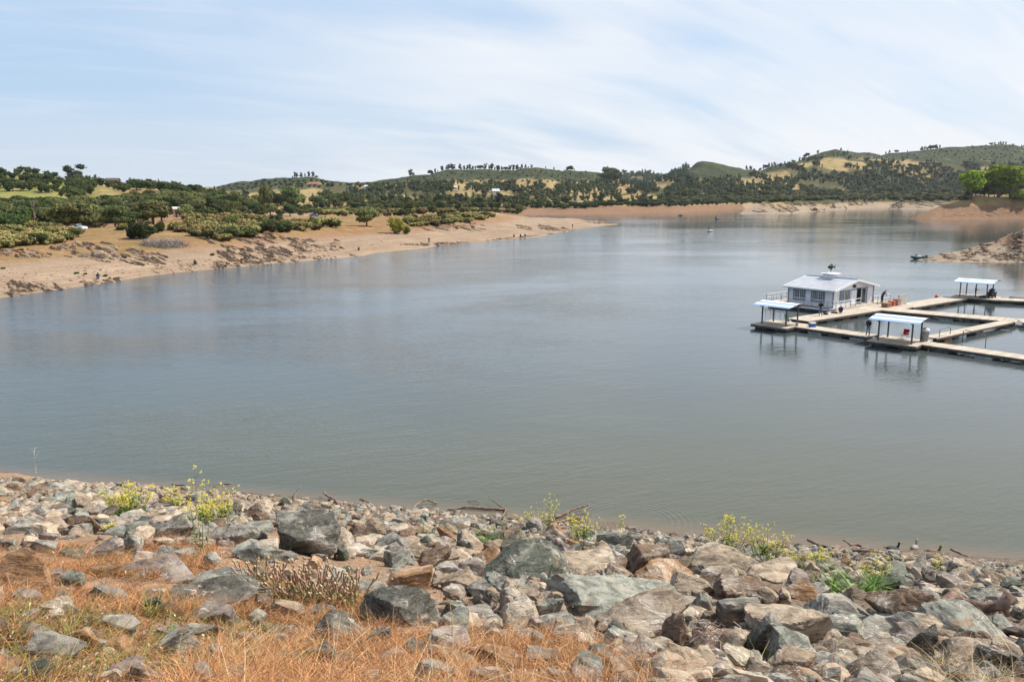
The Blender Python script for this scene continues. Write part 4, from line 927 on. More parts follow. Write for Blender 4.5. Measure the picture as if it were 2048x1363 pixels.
for P2 in ([(.5, 0), (.78, .26), (.68, 0), (.78, -.26)], [(-.2, .22), (-.05, .42), (.22, .34), (.28, .17)], [(-.1, -.22), (.1, -.4), (.2, -.18)]): m.add(*slab(P2))
m.build('fish_vane', M_FISH, cu)
# interior floor and back board seen through the doorway
m = MB(); m.box((bw/2, bl/2, .012), (bw-.4, bl-.4, .02)); m.build('floor', pm('indoor_floor', (.2, .17, .14), .7), b)
m = MB(); m.box((6.3, 2.2, .6), (2.2, .6, 1.15)); m.build('counter', pm('counter_brown', (.10, .06, .04), .6), b)

# ------------------------------------------------------------------ people
M_SKIN = pm('skin', (.36, .22, .15), .6, var=.05, sc=20.)
def person(joints, rad, cloth, loc, rz, label, group='people fishing from the docks', hair='hair', haircol=(.02, .016, .013), scale=1.):
    """joints: dict name->xyz; edges fixed; cloth: list of (test, material)"""
    J = dict(joints); names_ = []; V_ = []; Rr = []
    def add(nm, p, r): names_.append(nm); V_.append(Vector(p)); Rr.append(r)
    for nm in J: add(nm, J[nm], rad[nm])
    E_ = [('pelvis', 'belly'), ('belly', 'chest'), ('chest', 'neck'), ('neck', 'jaw'), ('jaw', 'crown')]
    for s in 'lr': E_ += [('chest', s+'shoulder'), (s+'shoulder', s+'elbow'), (s+'elbow', s+'wrist'), (s+'wrist', s+'palm'), ('pelvis', s+'hip'), (s+'hip', s+'knee'), (s+'knee', s+'ankle'), (s+'ankle', s+'toe')]
    for s in 'lr':
        w_ = Vector(J[s+'wrist']); p = Vector(J[s+'palm']); d = (p-w_).normalized(); sd_ = d.cross(Vector((0, 0, 1))); sd_ = sd_.normalized() if sd_.length > .1 else Vector((1, 0, 0)); dn = d.cross(sd_)
        for k, ln in enumerate((.055, .07, .075, .068)):
            o = p+sd_*(k-1.5)*.02; add(f'{s}f{k}a', o+d*ln*.55, .0095); add(f'{s}f{k}b', o+d*ln+dn*.02, .008); E_ += [(s+'palm', f'{s}f{k}a'), (f'{s}f{k}a', f'{s}f{k}b')]
        add(s+'ta', w_.lerp(p, .6)+sd_*.035, .011); add(s+'tb', w_.lerp(p, .6)+sd_*.05+d*.04, .009); E_ += [(s+'palm', s+'ta'), (s+'ta', s+'tb')]
    ix = {n_: i for i, n_ in enumerate(names_)}
    me = bpy.data.meshes.new('tmp'); me.from_pydata([tuple(q) for q in V_], [(ix[a], ix[b_]) for a, b_ in E_], [])
    o = bpy.data.objects.new('tmp', me); COL.objects.link(o); sk_ = o.modifiers.new('s', 'SKIN'); sk_.use_smooth_shade = True
    for i, r_ in enumerate(Rr): me.skin_vertices[0].data[i].radius = (r_, r_*(.72 if names_[i] in ('belly', 'chest', 'pelvis') else 1))
    for i in range(len(Rr)): me.skin_vertices[0].data[i].use_root = (i == ix['pelvis'])
    ss = o.modifiers.new('ss', 'SUBSURF'); ss.levels = 1; ss.render_levels = 1
    dg = bpy.context.evaluated_depsgraph_get(); m2 = bpy.data.meshes.new_from_object(o.evaluated_get(dg)); bpy.data.objects.remove(o)
    m2.materials.clear()
    for mt in [M_SKIN]+[c_[1] for c_ in cloth]: m2.materials.append(mt)
    segs = [(Vector(V_[ix[a]]), Vector(V_[ix[b_]]), a, b_) for a, b_ in E_]
    for p in m2.polygons:
        best = min(segs, key=lambda s_: (p.center-(s_[0]+(s_[1]-s_[0])*max(0, min(1, (p.center-s_[0]).dot(s_[1]-s_[0])/(s_[1]-s_[0]).length_squared)))).length)
        for k, (keys, _) in enumerate(cloth):
            if any(best[2].endswith(kk) and best[3].endswith(k2) for kk, k2 in keys): p.material_index = k+1
        p.use_smooth = True
    root = link('person', m2, None, loc); root.rotation_euler = (0, 0, rz); root.scale = (scale,)*3; tag(root, label, 'person', group)
    c_ = Vector(J['crown']); j_ = Vector(J['jaw']); hc = j_.lerp(c_, .62)
    iv, if_ = ICO[2]; up = (c_-j_).normalized(); keep_ = [f for f in if_ if all((iv[i][2] > -.1 or (iv[i][1] < -.2 and iv[i][2] > -.55)) for i in f)]
    if hair: m = MB(); m.add(iv*np.array((.098, .112, .105))+np.array(hc)+np.array((0, -.012, .02)), keep_); m.build(hair, pm(label[:12]+hair, haircol, .8), root, smooth=True)
    # face: nose, eyes, ears
    if hair == 'cap': m = MB(); m.box((hc[0], hc[1]+.13, hc[2]+.03), (.15, .12, .015)); m.build('cap_brim', pm(label[:12]+'brim', haircol, .8), root)
    m = MB(); m.box((hc[0], hc[1]+.105, hc[2]-.035), (.024, .035, .045)); 
    for s in (-1, 1): m.box((hc[0]+s*.098, hc[1]-.005, hc[2]-.03), (.02, .04, .06))
    m.build('face_features', M_SKIN, root); m = MB()
    for s in (-1, 1): m.box((hc[0]+s*.034, hc[1]+.098, hc[2]-.005), (.026, .01, .012))
    m.box((hc[0], hc[1]+.093, hc[2]-.08), (.045, .012, .01)); m.build('eyes_and_mouth', M_DARK, root)
    return root
RD = dict(pelvis=.18, belly=.175, chest=.20, neck=.062, jaw=.088, crown=.075)
for s in 'lr': RD.update({s+'shoulder': .088, s+'elbow': .058, s+'wrist': .032, s+'palm': .035, s+'hip': .12, s+'knee': .08, s+'ankle': .06, s+'toe': .04})
STAND = dict(pelvis=(0, 0, .95), belly=(0, 0, 1.12), chest=(0, 0, 1.32), neck=(0, .01, 1.50), jaw=(0, .04, 1.60), crown=(0, .03, 1.73),
             lshoulder=(-.21, 0, 1.41), lelbow=(-.27, .02, 1.14), lwrist=(-.2, .22, 1.03), lpalm=(-.16, .29, 1.04), rshoulder=(.21, 0, 1.41), relbow=(.27, 0, 1.14), rwrist=(.2, .22, 1.05), rpalm=(.15, .29, 1.06),
             lhip=(-.1, 0, .88), lknee=(-.13, .03, .48), lankle=(-.15, 0, .07), ltoe=(-.17, .15, .04), rhip=(.1, 0, .88), rknee=(.13, .03, .48), rankle=(.15, 0, .07), rtoe=(.17, .15, .04))
SIT = dict(pelvis=(0, 0, .16), belly=(0, .03, .32), chest=(0, .08, .52), neck=(0, .14, .69), jaw=(0, .18, .78), crown=(0, .19, .91),
           lshoulder=(-.2, .1, .6), lelbow=(-.25, .28, .42), lwrist=(-.13, .45, .42), lpalm=(-.09, .52, .43), rshoulder=(.2, .1, .6), relbow=(.25, .28, .42), rwrist=(.13, .45, .42), rpalm=(.09, .52, .43),
           lhip=(-.1, .05, .14), lknee=(-.2, .42, .38), lankle=(-.15, .62, .07), ltoe=(-.17, .76, .04), rhip=(.1, .05, .14), rknee=(.2, .42, .38), rankle=(.15, .62, .07), rtoe=(.17, .76, .04))
LEAN = dict(STAND); LEAN.update(belly=(0, .07, 1.11), chest=(0, .20, 1.28), neck=(0, .33, 1.43), jaw=(0, .40, 1.50), crown=(0, .46, 1.61), lshoulder=(-.2, .24, 1.36), lelbow=(-.24, .38, 1.12), lwrist=(-.16, .52, 1.0), lpalm=(-.14, .6, .99),
            rshoulder=(.2, .24, 1.36), relbow=(.26, .42, 1.14), rwrist=(.2, .58, 1.02), rpalm=(.18, .66, 1.0))
SHIRT = [('chest', 'shoulder'), ('belly', 'chest'), ('chest', 'neck'), ('pelvis', 'belly'), ('shoulder', 'elbow')]; LONG = SHIRT+[('elbow', 'wrist')]
TROU = [('pelvis', 'hip'), ('hip', 'knee'), ('knee', 'ankle')]; SHOE = [('ankle', 'toe')]
M_BLACK = pm('black_cloth', (.018, .018, .022), .85); M_NAVY = pm('navy_cloth', (.022, .028, .06), .85); M_JEAN = pm('blue_jeans', (.09, .15, .26), .85); M_PALEJ = pm('faded_jeans', (.16, .22, .30), .85); M_TAN = pm('tan_shirt', (.24, .20, .15), .85)
def cloth(sh, tr, lng=False): return [(LONG if lng else SHIRT, sh), (TROU, tr), (SHOE, M_DARK)]
def rod(root, a, b, L):
    pass
DZ = .51
def fishing_rod(p, d, label, L=2.6):
    m = MB(); d = Vector(d).normalized(); up = Vector((0, 0, 1)); pts = [Vector(p)-d*.25+Vector((0, 0, -.02))]+[Vector(p)+d*(L*t)-up*(.25*t*t) for t in (0, .3, .6, 1)]
    m.tube([tuple(q) for q in pts], [.016, .014, .010, .007, .004], 5); m.box(tuple(Vector(p)-up*.05), (.05, .07, .08))
    tag(m.build('fishing_rod', M_DARK), label, 'fishing rod')
person(STAND, RD, cloth(M_BLACK, M_JEAN), (36.4, 93.0, DZ+.01), math.radians(150), 'person standing in black shirt and blue jeans on the dock before the building')
person(SIT, RD, cloth(M_NAVY, M_JEAN), (39.6, 95.0, DZ+.06), math.radians(-20), 'person sitting on the dock edge in dark shirt and white cap', hair='cap', haircol=(.75, .75, .75))
person(LEAN, RD, cloth(M_NAVY, M_NAVY), (48.6, 103.9, .6), math.radians(-78), 'person in dark blue leaning over the white railing beside the building')
person(STAND, RD, cloth(M_NAVY, M_PALEJ, True), (36.15, 79.7, DZ), math.radians(125), 'person in navy top and jeans fishing by the middle canopy')
person(STAND, RD, cloth(M_TAN, M_NAVY), (64.9, 110.9, DZ), math.radians(-120), 'person in tan shirt and dark jeans standing under the rear canopy')
fishing_rod((35.9, 79.9, 1.55), (-.85, .3, .15), 'thin fishing rod held by the person in navy top')
fishing_rod((65.2, 110.7, 1.55), (.9, -.4, .12), 'thin fishing rod held by the person in the tan shirt')
# seated and standing anglers far off on the left shore
def shore_person(x, y, pose, sh, tr, rz, label, hair='hair', hc=(.02, .016, .013), s=1.):
    p = ground_at(x, y); person(pose, RD, cloth(sh, tr), tuple(p), rz, label, 'people on the left shore', hair, hc, s)
shore_person(197, 558, SIT, M_BLACK, M_JEAN, math.radians(-160), 'person in dark clothes sitting low on the sand above the rocky left waterline', s=1.15)
shore_person(390, 530, SIT, M_BLACK, M_NAVY, math.radians(-150), 'person in black sitting alone on the smooth sand left of the shale slope', s=1.15)
shore_person(858, 487, STAND, M_BLACK, M_BLACK, math.radians(200), 'person in black standing at the small cove on the left shore')
shore_person(1041, 474, SIT, M_NAVY, M_NAVY, math.radians(180), 'person in blue sitting at the spit waterline, middle of three', s=1.2)
shore_person(1050, 473.5, SIT, M_NAVY, M_BLACK, math.radians(180), 'person in blue sitting at the spit waterline, rightmost of three', s=1.2)
shore_person(1028, 474.5, SIT, pm('red_cloth', (.3, .05, .03), .8), M_BLACK, math.radians(180), 'person in red sitting at the spit waterline, leftmost of three', s=1.2)
shore_person(1145, 456, STAND, M_BLACK, M_NAVY, math.radians(180), 'person in dark clothes standing alone on the spit near its tip')
shore_person(718, 501, SIT, M_BLACK, M_BLACK, math.radians(180), 'person in black crouching by the notch in the left beach', s=1.)

# ------------------------------------------------------------------ things on the docks
def chair(name, loc, rz, col, label):
    rt = empty(name, loc, rz, label, 'chair'); mt = pm(name+'_cloth'+str(col), col, .8)
    m = MB(); m.box((0, 0, .40), (.52, .48, .03)); m.build('seat', mt, rt)
    m = MB(); m.box((0, -.29, .68), (.52, .03, .52), tilt=(math.radians(12), 0, 0)); m.build('backrest', mt, rt)
    m = MB()
    for s in (-1, 1):
        m.tube([(s*.27, .24, 0), (s*.27, -.24, .40), (s*.27, -.36, .92)], .016, 6); m.tube([(s*.27, -.24, 0), (s*.27, .24, .40), (s*.27, .25, .60)], .016, 6); m.tube([(s*.28, .26, .60), (s*.28, -.3, .60)], .022, 6)
    m.build('frame', M_STEEL, rt)
chair('folding_chair', (30.9, 88.1, .49), math.radians(200), (.02, .22, .08), 'green folding chair under the left striped canopy')
chair('folding_chair', (39.0, 77.9, .49), math.radians(130), (.45, .015, .03), 'red folding chair under the middle striped canopy')
rt = empty('cooler', (32.5, 85.1, .5), .3, 'blue cooler box with a white lid on the front walkway', 'cooler')
m = MB(); m.box((0, 0, .2), (.62, .4, .40), taper=1.06); m.build('body', pm('cooler_blue', (.03, .12, .42), .4), rt); m = MB(); m.box((0, 0, .445), (.68, .45, .09), taper=.92); m.build('lid', M_WHITE, rt); m = MB(); m.tube([(-.34, 0, .3), (-.4, 0, .5), (.4, 0, .5), (.34, 0, .3)], .015, 6); m.build('handle', M_WHITE, rt)
rt = empty('bucket', (31.0, 85.6, .49), 0, 'small grey bucket on the planks under the left canopy', 'bucket')
m = MB(); m.tube([(0, 0, 0), (0, 0, .32)], [.13, .17], 12); m.build('body', M_STEEL, rt, smooth=True, sharp=40); m = MB(); m.tube([(-.17, 0, .3), (-.1, 0, .42), (.1, 0, .42), (.17, 0, .3)], .01, 5); m.build('handle', M_DARK, rt)
rt = empty('rubbish_bin', (40.35, 76.6, .5), 0, 'grey rubbish bin with a white bag bulging from its top', 'bin')
m = MB(); m.tube([(0, 0, 0), (0, 0, .9)], [.27, .36], 14); m.tube([(0, 0, .86), (0, 0, .95)], [.39, .39], 14); m.build('body', pm('bin_grey', (.27, .25, .24), .7), rt, smooth=True, sharp=40)
iv, if_ = ICO[3]; m = MB(); d = 1+fbm(iv[:, 0]*3, iv[:, 1]*3, iv[:, 2]*3, 3, 4)*.2; m.add(iv*d[:, None]*np.array((.36, .36, .3))+np.array((0, 0, 1.05)), if_); m.build('bag', M_WHITE, rt, smooth=True)
rt = empty('rubbish_cart', (66.6, 109.9, .5), .4, 'dark cart heaped with bags beside the rear canopy', 'cart')
m = MB(); m.box((0, 0, .5), (.85, .65, .7), taper=1.15); m.build('body', pm('cart_dark', (.04, .045, .045), .7), rt)
for i, (x, y, z) in enumerate(((-.2, 0, 1.0), (.22, .1, 1.02), (0, -.1, 1.15))): m = MB(); m.add(iv*d[:, None]*.26+np.array((x, y, z)), if_); m.build('bag', (M_NAVY, M_BLACK, pm('bag_blue', (.05, .09, .2), .6))[i], rt, smooth=True)
for x in (-.3, .3): m = MB(); m.tube([(x, -.3, .14), (x, -.36, .14)], .14, 12); m.build('wheel', M_DARK, rt)
def bag(loc, s, col, label, rz=0):
    m = MB(); m.add(iv*d[:, None]*np.array(s)+np.array((0, 0, s[2]*.7)), if_); o = m.build('bag', pm('bag'+str(col), col, .8), None, smooth=True, loc=loc); o.rotation_euler[2] = rz; m = MB(); m.tube([(-s[0]*.4, 0, s[2]*1.3), (0, 0, s[2]*1.9), (s[0]*.4, 0, s[2]*1.3)], .02, 5); m.build('handle', M_DARK, o); tag(o, label, 'bag')
bag((37.4, 94.0, .52), (.3, .2, .16), (.03, .03, .035), 'small black bag on the dock right of the standing angler')
bag((38.9, 95.2, .52), (.38, .25, .14), (.10, .075, .06), 'brown bag on the planks beside the seated angler')
bag((65.8, 110.3, .5), (.75, .35, .17), (.03, .03, .03), 'long dark bag lying at the feet of the angler in tan')
m = MB(); m.tube([(0, 0, 0), (0, 0, .1), (0, 0, .5), (0, 0, .62)], [.2, .26, .24, .1], 14); m.tube([(0, 0, .6), (0, 0, .75)], .05, 8)
tag(m.build('mooring_buoy', pm('buoy_orange', (.65, .10, .03), .5), None, smooth=True, loc=(60.2, 112.2, 0)), 'orange buoy floating behind the dock leading to the rear canopy', 'buoy')
def crate(loc, dims, rz, col, label, nm='storage_box'):
    o = empty(nm, loc, rz, label, 'box'); m = MB(); m.box((0, 0, dims[2]/2), dims); m.build('body', pm(nm+str(col), col, .7), o); m = MB(); m.box((0, 0, dims[2]+.025), (dims[0]+.06, dims[1]+.06, .05)); m.build('lid', pm(nm+'lid'+str(col), tuple(q*1.15 for q in col), .7), o)
crate((47.9, 101.0, .48), (1.15, .8, .48), AZ2, (.26, .13, .08), 'brown box on the dock landing, nearest the building door')
crate((49.0, 102.0, .48), (.5, .8, .58), AZ2, (.42, .11, .05), 'orange box between the brown box and the grey cabinet')
crate((49.9, 102.5, .48), (.8, .7, .8), AZ2, (.36, .20, .17), 'reddish cabinet behind the orange box on the dock landing')
o = empty('notice_board', (50.9, 103.0, .5), AZ2, 'blank pale grey upright board at the landing beside the reddish cabinet', 'board')
m = MB(); m.box((0, 0, .72), (2.2, .09, 1.2)); m.build('panel', pm('board_grey', (.42, .41, .39), .6), o)
for s in (-1, 1): m = MB(); m.box((s*.95, .1, .6), (.08, .08, 1.2)); m.build('post', M_STEEL, o)
# rowing boat moored at the rear dock (cut by the frame)
def hull(L, Wd, Hh, n=14, tip=.5):
    V_ = []; ns = 9
    for i in range(n+1):
        u = i/n; w_ = Wd/2*(1-max(0, (u-.45)/.55)**2.2)*(1 if u > .05 else .93); sh = Hh*(1+.35*max(0, (u-.4)/.6)**2)
        for k in range(ns): a = math.pi*k/(ns-1); V_.append(((u-.5)*L, -w_*math.cos(a)*(abs(math.cos(a))**-.25 if abs(math.cos(a)) > .02 else 1), sh-Hh*1.05*math.sin(a)**.7*(1-.5*max(0, (u-.7)/.3)**2)))
    F_ = [(i*ns+k, i*ns+k+1, (i+1)*ns+k+1, (i+1)*ns+k) for i in range(n) for k in range(ns-1)]; F_.append(tuple(range(ns)))
    return V_, F_
o = empty('rowing_boat', (71.2, 109.5, .02), math.radians(165), 'low pale rowing boat tied behind the rear dock at the right frame edge', 'boat')
m = MB(); V_, F_ = hull(4.2, 1.4, .5); m.add(V_, F_); m.add([(x*.97, y*.92, z+.01) for x, y, z in V_], [f[::-1] for f in F_]); m.build('hull', pm('boat_pale', (.42, .40, .37), .5), o, smooth=True)
for x in (-1.2, 0, 1.1): m = MB(); m.box((x, 0, .34), (.25, 1.15, .04)); m.build('bench', pm('bench_wood', (.2, .15, .1), .7), o)
# pipe rails at the gangway head
for (p, q, lab) in (((42.6, 78.2), (44.6, 79.9), 'left thin pipe rail arch at the foot of the narrow gangway'), ((44.9, 78.1), (45.3, 74.9), 'right thin pipe rail hooked over the water near the gangway')):
    m = MB(); m.tube([(*p, .1), (*p, 1.25), (p[0]*.9+q[0]*.1, p[1]*.9+q[1]*.1, 1.38), (p[0]*.1+q[0]*.9, p[1]*.1+q[1]*.9, 1.38), (*q, 1.2), (*q, .1)], .035, 6); tag(m.build('pipe_rail', M_DSTEEL, smooth=True), lab, 'rail')

# ------------------------------------------------------------------ boats, cars and houses further off
def motor_boat(p, L, rz, hullc, label, canopy=False, npeople=2, top=(.75, .75, .75)):
    o = empty('motor_boat', tuple(p), rz, label, 'boat')
    m = MB(); V_, F_ = hull(L, L*.36, L*.16); V_ = [(x, y, z-.05) for x, y, z in V_]; m.add(V_, F_); m.build('hull', pm('hull'+str(hullc), hullc, .35, spec=.5), o, smooth=True)
    m = MB(); m.add([(x*.93, y*.86, L*.11) for x, y, z in V_ if abs(z-max(q[2] for q in V_)) < 9][0::9]+[(x*.93, y*.86, L*.11) for x, y, z in V_][8::9][::-1], [tuple(range(30))]); m.build('deck', pm('deckpale', (.5, .5, .48), .5), o)
    m = MB(); m.box((L*.06, 0, L*.17), (L*.16, L*.2, L*.12), taper=.7); m.build('console', M_WHITE, o); m = MB(); m.box((-L*.1, 0, L*.16), (L*.12, L*.24, L*.1), taper=.9); m.build('seat', M_WHITE, o)
    m = MB(); m.box((-L*.53, 0, L*.13), (L*.07, L*.08, L*.20)); m.build('outboard_motor', M_DARK, o)
    m = MB(); m.box((L*.13, 0, L*.25), (.03, L*.2, L*.09), tilt=(0, -.5, 0)); m.build('windscreen', M_GLASS, o)
    if canopy:
        m = MB(); m.box((-L*.05, 0, L*.42), (L*.35, L*.32, .05)); m.build('awning', M_DARK, o); m = MB()
        for i in (-1, 1):
            for j in (-1, 1): m.bar((-L*.05+i*L*.16, j*L*.14, L*.1), (-L*.05+i*L*.16, j*L*.15, L*.42), .04)
        m.build('awning_frame', M_STEEL, o)
    return o
def on_water(x, y): return at_z(x, y, 0)
p = on_water(1419, 463); motor_boat(p, 4.6, math.radians(235), (.85, .85, .85), 'white motor boat with a dark awning in the middle of the lake', True)
person(SIT, RD, cloth(M_NAVY, M_NAVY), (p[0]-.2, p[1]+.5, .75), math.radians(180), 'person in dark clothes seated at the back of the white motor boat', 'people in boats')
p = on_water(1435, 438); motor_boat(p, 4.2, math.radians(50), (.06, .07, .09), 'dark motor boat with two seated people farther up the lake')
for i, dx in enumerate((-.8, .7)): person(SIT, RD, cloth(M_BLACK, M_NAVY), (p[0]+dx, p[1]+dx, .62), math.radians(170), ('left', 'right')[i]+' of the two people seated in the dark motor boat', 'people in boats', s_ if False else 'hair')
p = on_water(1360, 431); motor_boat(p, 3.6, math.radians(125), (.05, .05, .06), 'smallest dark motor boat, farthest off near the orange shore')
person(SIT, RD, cloth(M_BLACK, M_NAVY), (p[0]+.3, p[1]-.5, .6), math.radians(170), 'person seated in the farthest dark motor boat', 'people in boats')
p = on_water(1836, 518); motor_boat(p, 3.9, math.radians(188), (.02, .10, .12), 'dark teal boat with white seats beached on the rocky spit tip')
def car(p, L, rz, colr, label, cat='car'):
    o = empty('parked_'+cat, tuple(p), rz, label, cat); mt = pm('carpaint'+str(colr), colr, .25, .1, .02, .6); h = 1.45 if cat == 'car' else 2.1
    pr = [(-.5, .22), (-.5, .52), (-.46, .62), (-.34, .64), (-.24, .96), (.12, 1.0), (.27, .66), (.44, .60), (.5, .45), (.5, .22)] if cat == 'car' else [(-.5, .18), (-.5, .95), (-.47, 1.0), (.28, 1.0), (.38, .62), (.47, .55), (.5, .4), (.5, .18)]
    m = MB(); n = len(pr)
    V_ = [(u*L, s*L*.19*(1 if z < .65 else .84), z*h) for s in (-1, 1) for u, z in pr]
    m.add(V_, [tuple(range(n))[::-1], tuple(range(n, 2*n))]+[(i, (i+1) % n, (i+1) % n+n, i+n) for i in range(n)]); m.build('body', mt, o)
    m = MB()
    for s in (-1, 1): m.add([(u*L, s*(L*.19*.93+.02), z*h) for u, z in ((-.32, .66), (-.22, .92), (.1, .94), (.22, .68))] if cat == 'car' else [(u*L, s*(L*.19*.9+.04), z*h) for u, z in ((.05, .62), (.05, .9), (.26, .9), (.33, .64))], [(0, 1, 2, 3)])
    m.build('side_windows', M_GLASS, o)
    m = MB(); m.add([(u*L+.02, s*L*.15, z*h+.02) for s, u, z in ((-1, .135, .96), (1, .135, .96), (1, .26, .69), (-1, .26, .69))], [(0, 1, 2, 3)]); m.build('windscreen', M_GLASS, o) if cat == 'car' else None
    for i in (-.31, .31):
        for s in (-1, 1):
            m = MB(); m.tube([(i*L, s*(L*.19-.16), .32), (i*L, s*(L*.19+.03), .32)], .33, 14); w_ = m.build('wheel', M_DARK, o); m = MB(); m.tube([(i*L, s*(L*.19+.02), .32), (i*L, s*(L*.19+.045), .32)], .19, 10); m.build('rim', M_STEEL, w_)
    for s in (-1, 1): m = MB(); m.box((L*.49, s*L*.13, .5*h), (.08, .3, .14)); m.build('headlight', M_WHITE, o)
    return o
p = ground_at(155, 460); car(p, 4.7, math.radians(-14), (.62, .66, .68), 'white car parked on the grass behind the blossoming scrub at left')
p = ground_at(628, 433); car(p, 4.4, math.radians(20), (.03, .10, .30), 'dark blue car parked behind the scrub near the middle of the left bank')
p = ground_at(927, 423); car(p, 4.6, math.radians(30), (.7, .7, .7), 'left of the white vehicles parked above the spit')
p = ground_at(940, 423); car(p, 5.2, math.radians(10), (.7, .7, .7), 'white van parked right of another white vehicle above the spit', 'van')
def ga(x, y):
    for dy in range(0, 30):
        p = ground_at(x, y+dy*.5)
        if p is not None: return p
def house(p, w, d, h, rz, wallc, roofc, label, pitch=.35, porch=False, nm='house'):
    o = empty(nm, tuple(p), rz, label, 'building'); m = MB(); m.box((0, 0, h/2-1), (w, d, h+2)); m.add([(-w/2, -d/2, h), (-w/2, d/2, h), (-w/2, 0, h+d*pitch), (w/2, -d/2, h), (w/2, d/2, h), (w/2, 0, h+d*pitch)], [(0, 1, 2), (5, 4, 3)]); wl_ = m.build('wall', pm('hw'+str(wallc), wallc, .8), o)
    m = MB(); e = .6
    for s in (-1, 1):
        z0 = h+d*pitch+.1; z1 = h-e*pitch*1.6+.1; V_ = [(-w/2-e, 0, z0), (w/2+e, 0, z0), (w/2+e, s*(d/2+e), z1), (-w/2-e, s*(d/2+e), z1)]; V_ = V_+[(a, b_, c_+.2) for a, b_, c_ in V_]
        m.add(V_, [(0, 1, 2, 3), (7, 6, 5, 4), (0, 4, 5, 1), (1, 5, 6, 2), (2, 6, 7, 3), (3, 7, 4, 0)])
    m.build('roof', pm('hr'+str(roofc), roofc, .8), o)
    for x in ((-.3, .28) if w > 4 else ()):
        m = MB(); m.box((x*w, -d/2-.03, h*.55), (w*.13, .08, h*.34)); m.build('window', M_GLASS, o)
    m = MB(); m.box((0, -d/2-.04, h*.38), (min(1.1, w*.4), .1, h*.76)); m.build('door', M_DARK, o)
p = ga(226, 364); house(p, 9, 6, 2.4, .1, (.12, .085, .06), (.10, .075, .065), 'brown farmhouse with a low dark roof on top of the nearest left hill', .28)
p = ga(628, 373); house(p, 14, 8, 3.5, .2, (.55, .50, .45), (.32, .12, .08), 'pale house with a red roof high on the far hill above the scrub', .3)
p = ga(737, 378); house(p, 11, 6, 2.6, -.1, (.6, .6, .6), (.55, .58, .62), 'white house low on the far hillside right of the red roofed one', .3)
p = ga(991, 387); house(p, 9, 7, 3.2, .3, (.6, .62, .66), (.50, .56, .62), 'pale blue grey house among oaks below the central hill', .35)
p = ga(908, 378); house(p, 9, 5, 2.2, 0, (.62, .60, .55), (.62, .6, .56), 'long low cream house left of centre on the far hillside', .25)
p = ga(353, 435); u = 1/ppm(p); house(p, 9*u, 8*u, 17*u, .5, (.50, .33, .27), (.58, .55, .52), 'small pale pink hut above the blossoming scrub', .3, nm='hut')

# ------------------------------------------------------------------ riprap rocks of the dam face
def rock_unit(seed, sub, flat=.0, npl=12, rough=1., face=False):
    iv, if_ = ICO[sub]; r = np.random.default_rng(seed)
    nn = r.normal(size=(npl, 3)); nn[:3] = [(0, 0, 1), (0, 0, -1), (.2, -.95, .1)]; nn[:3] += r.normal(scale=.22, size=(3, 3)); nn[3] = (r.normal(.1, .15), -.62, .78) if face else nn[3]; nn /= np.linalg.norm(nn, axis=1)[:, None]
    dd = r.uniform(.45, .95, npl); dd[3] = .42 if face else dd[3]; q = iv@nn.T; R_ = np.where(q > .05, dd/np.maximum(q, .05), 9.)
    R_.sort(axis=1); rad = np.minimum(R_[:, 0], 1.25); k = .014; rad = rad-k*np.clip(1-(R_[:, 1]-R_[:, 0])/(k*3), 0, 1)**2*.5
    v = iv*rad[:, None]; ax = Euler(r.uniform(-.5, .5, 3)).to_matrix(); w = v@np.array(ax)
    n1 = fbm(w[:, 0]*1.7+seed, w[:, 1]*1.7, w[:, 2]*1.7, 3, seed % 50)*.05; st = fbm(w[:, 0]*1.5, w[:, 1]*1.5+seed, w[:, 2]*9, 3, 9)*(.055 if sub > 4 else .035)
    n2 = fbm(w[:, 0]*6+seed, w[:, 1]*6, w[:, 2]*9, 3, 17)*.028 if sub > 2 else 0
    v = v*(1+(n1+st+n2)*rough)[:, None]
    return v/np.abs(v).max(0), if_
def rock_mat(name, use_attr):
    g = NT(name, .88, .2); v = g.co('Object', (1, 1, 1))
    if use_attr: base = g.attr('tint'); v = g.pos(); rnd = None
    else:
        oi = g.n('ShaderNodeObjectInfo'); base = oi.outputs['Color']; c_ = g.n('ShaderNodeTexCoord'); va = g.n('ShaderNodeVectorMath', operation='ADD')
        ge = g.n('ShaderNodeNewGeometry'); v = ge.outputs['Position']
    m_ = g.n('ShaderNodeMapping'); m_.inputs['Scale'].default_value = (1, 1.4, 3.2); m_.inputs['Rotation'].default_value = (.5, .35, .3); g.l(v, m_.inputs[0]); vs = m_.outputs[0]
    n1 = g.noise(v, 1.6, 6, .6); n2 = g.noise(v, 7, 6, .68); n3 = g.noise(vs, 3.2, 6, .65, .8); n4 = g.noise(v, 30, 4, .65)
    dark = g.mix(1., base, (.42, .42, .42), 'MULTIPLY'); lite = g.mix(.45, base, (.50, .45, .38))
    c = g.mix(g.mr(n3, .36, .60), dark, base); c = g.mix(g.mr(n1, .50, .68), c, lite)
    c = g.mix(g.mr(n2, .56, .70, 0, .6), c, (.40, .35, .29)); c = g.mix(g.mr(n2, .30, .42, .75, 0), c, (.075, .07, .062))
    c = g.mix(g.mr(g.noise(v, 2.6, 5, .6), .60, .72, 0, .55), c, (.30, .155, .075))
    vein = g.mr(g.math('ABSOLUTE', g.math('SUBTRACT', g.noise(vs, 1.3, 4, .55, 1.2), .5)), .0, .012, 1, 0)
    c = g.mix(g.math('MULTIPLY', vein, g.mr(n1, .45, .6, 0, .8)), c, (.62, .58, .52)); c = g.mix(g.mr(n4, .62, .72, 0, .5), c, (.50, .46, .40))
    g.col(c); b1 = g.bump(n3, .9, .07); b2 = g.bump(n2, .8, .035, b1); g.bump(n4, .6, .008, b2); return g.m
M_ROCK = rock_mat('riprap_stone', False); M_RUB = rock_mat('rubble_stone', True)
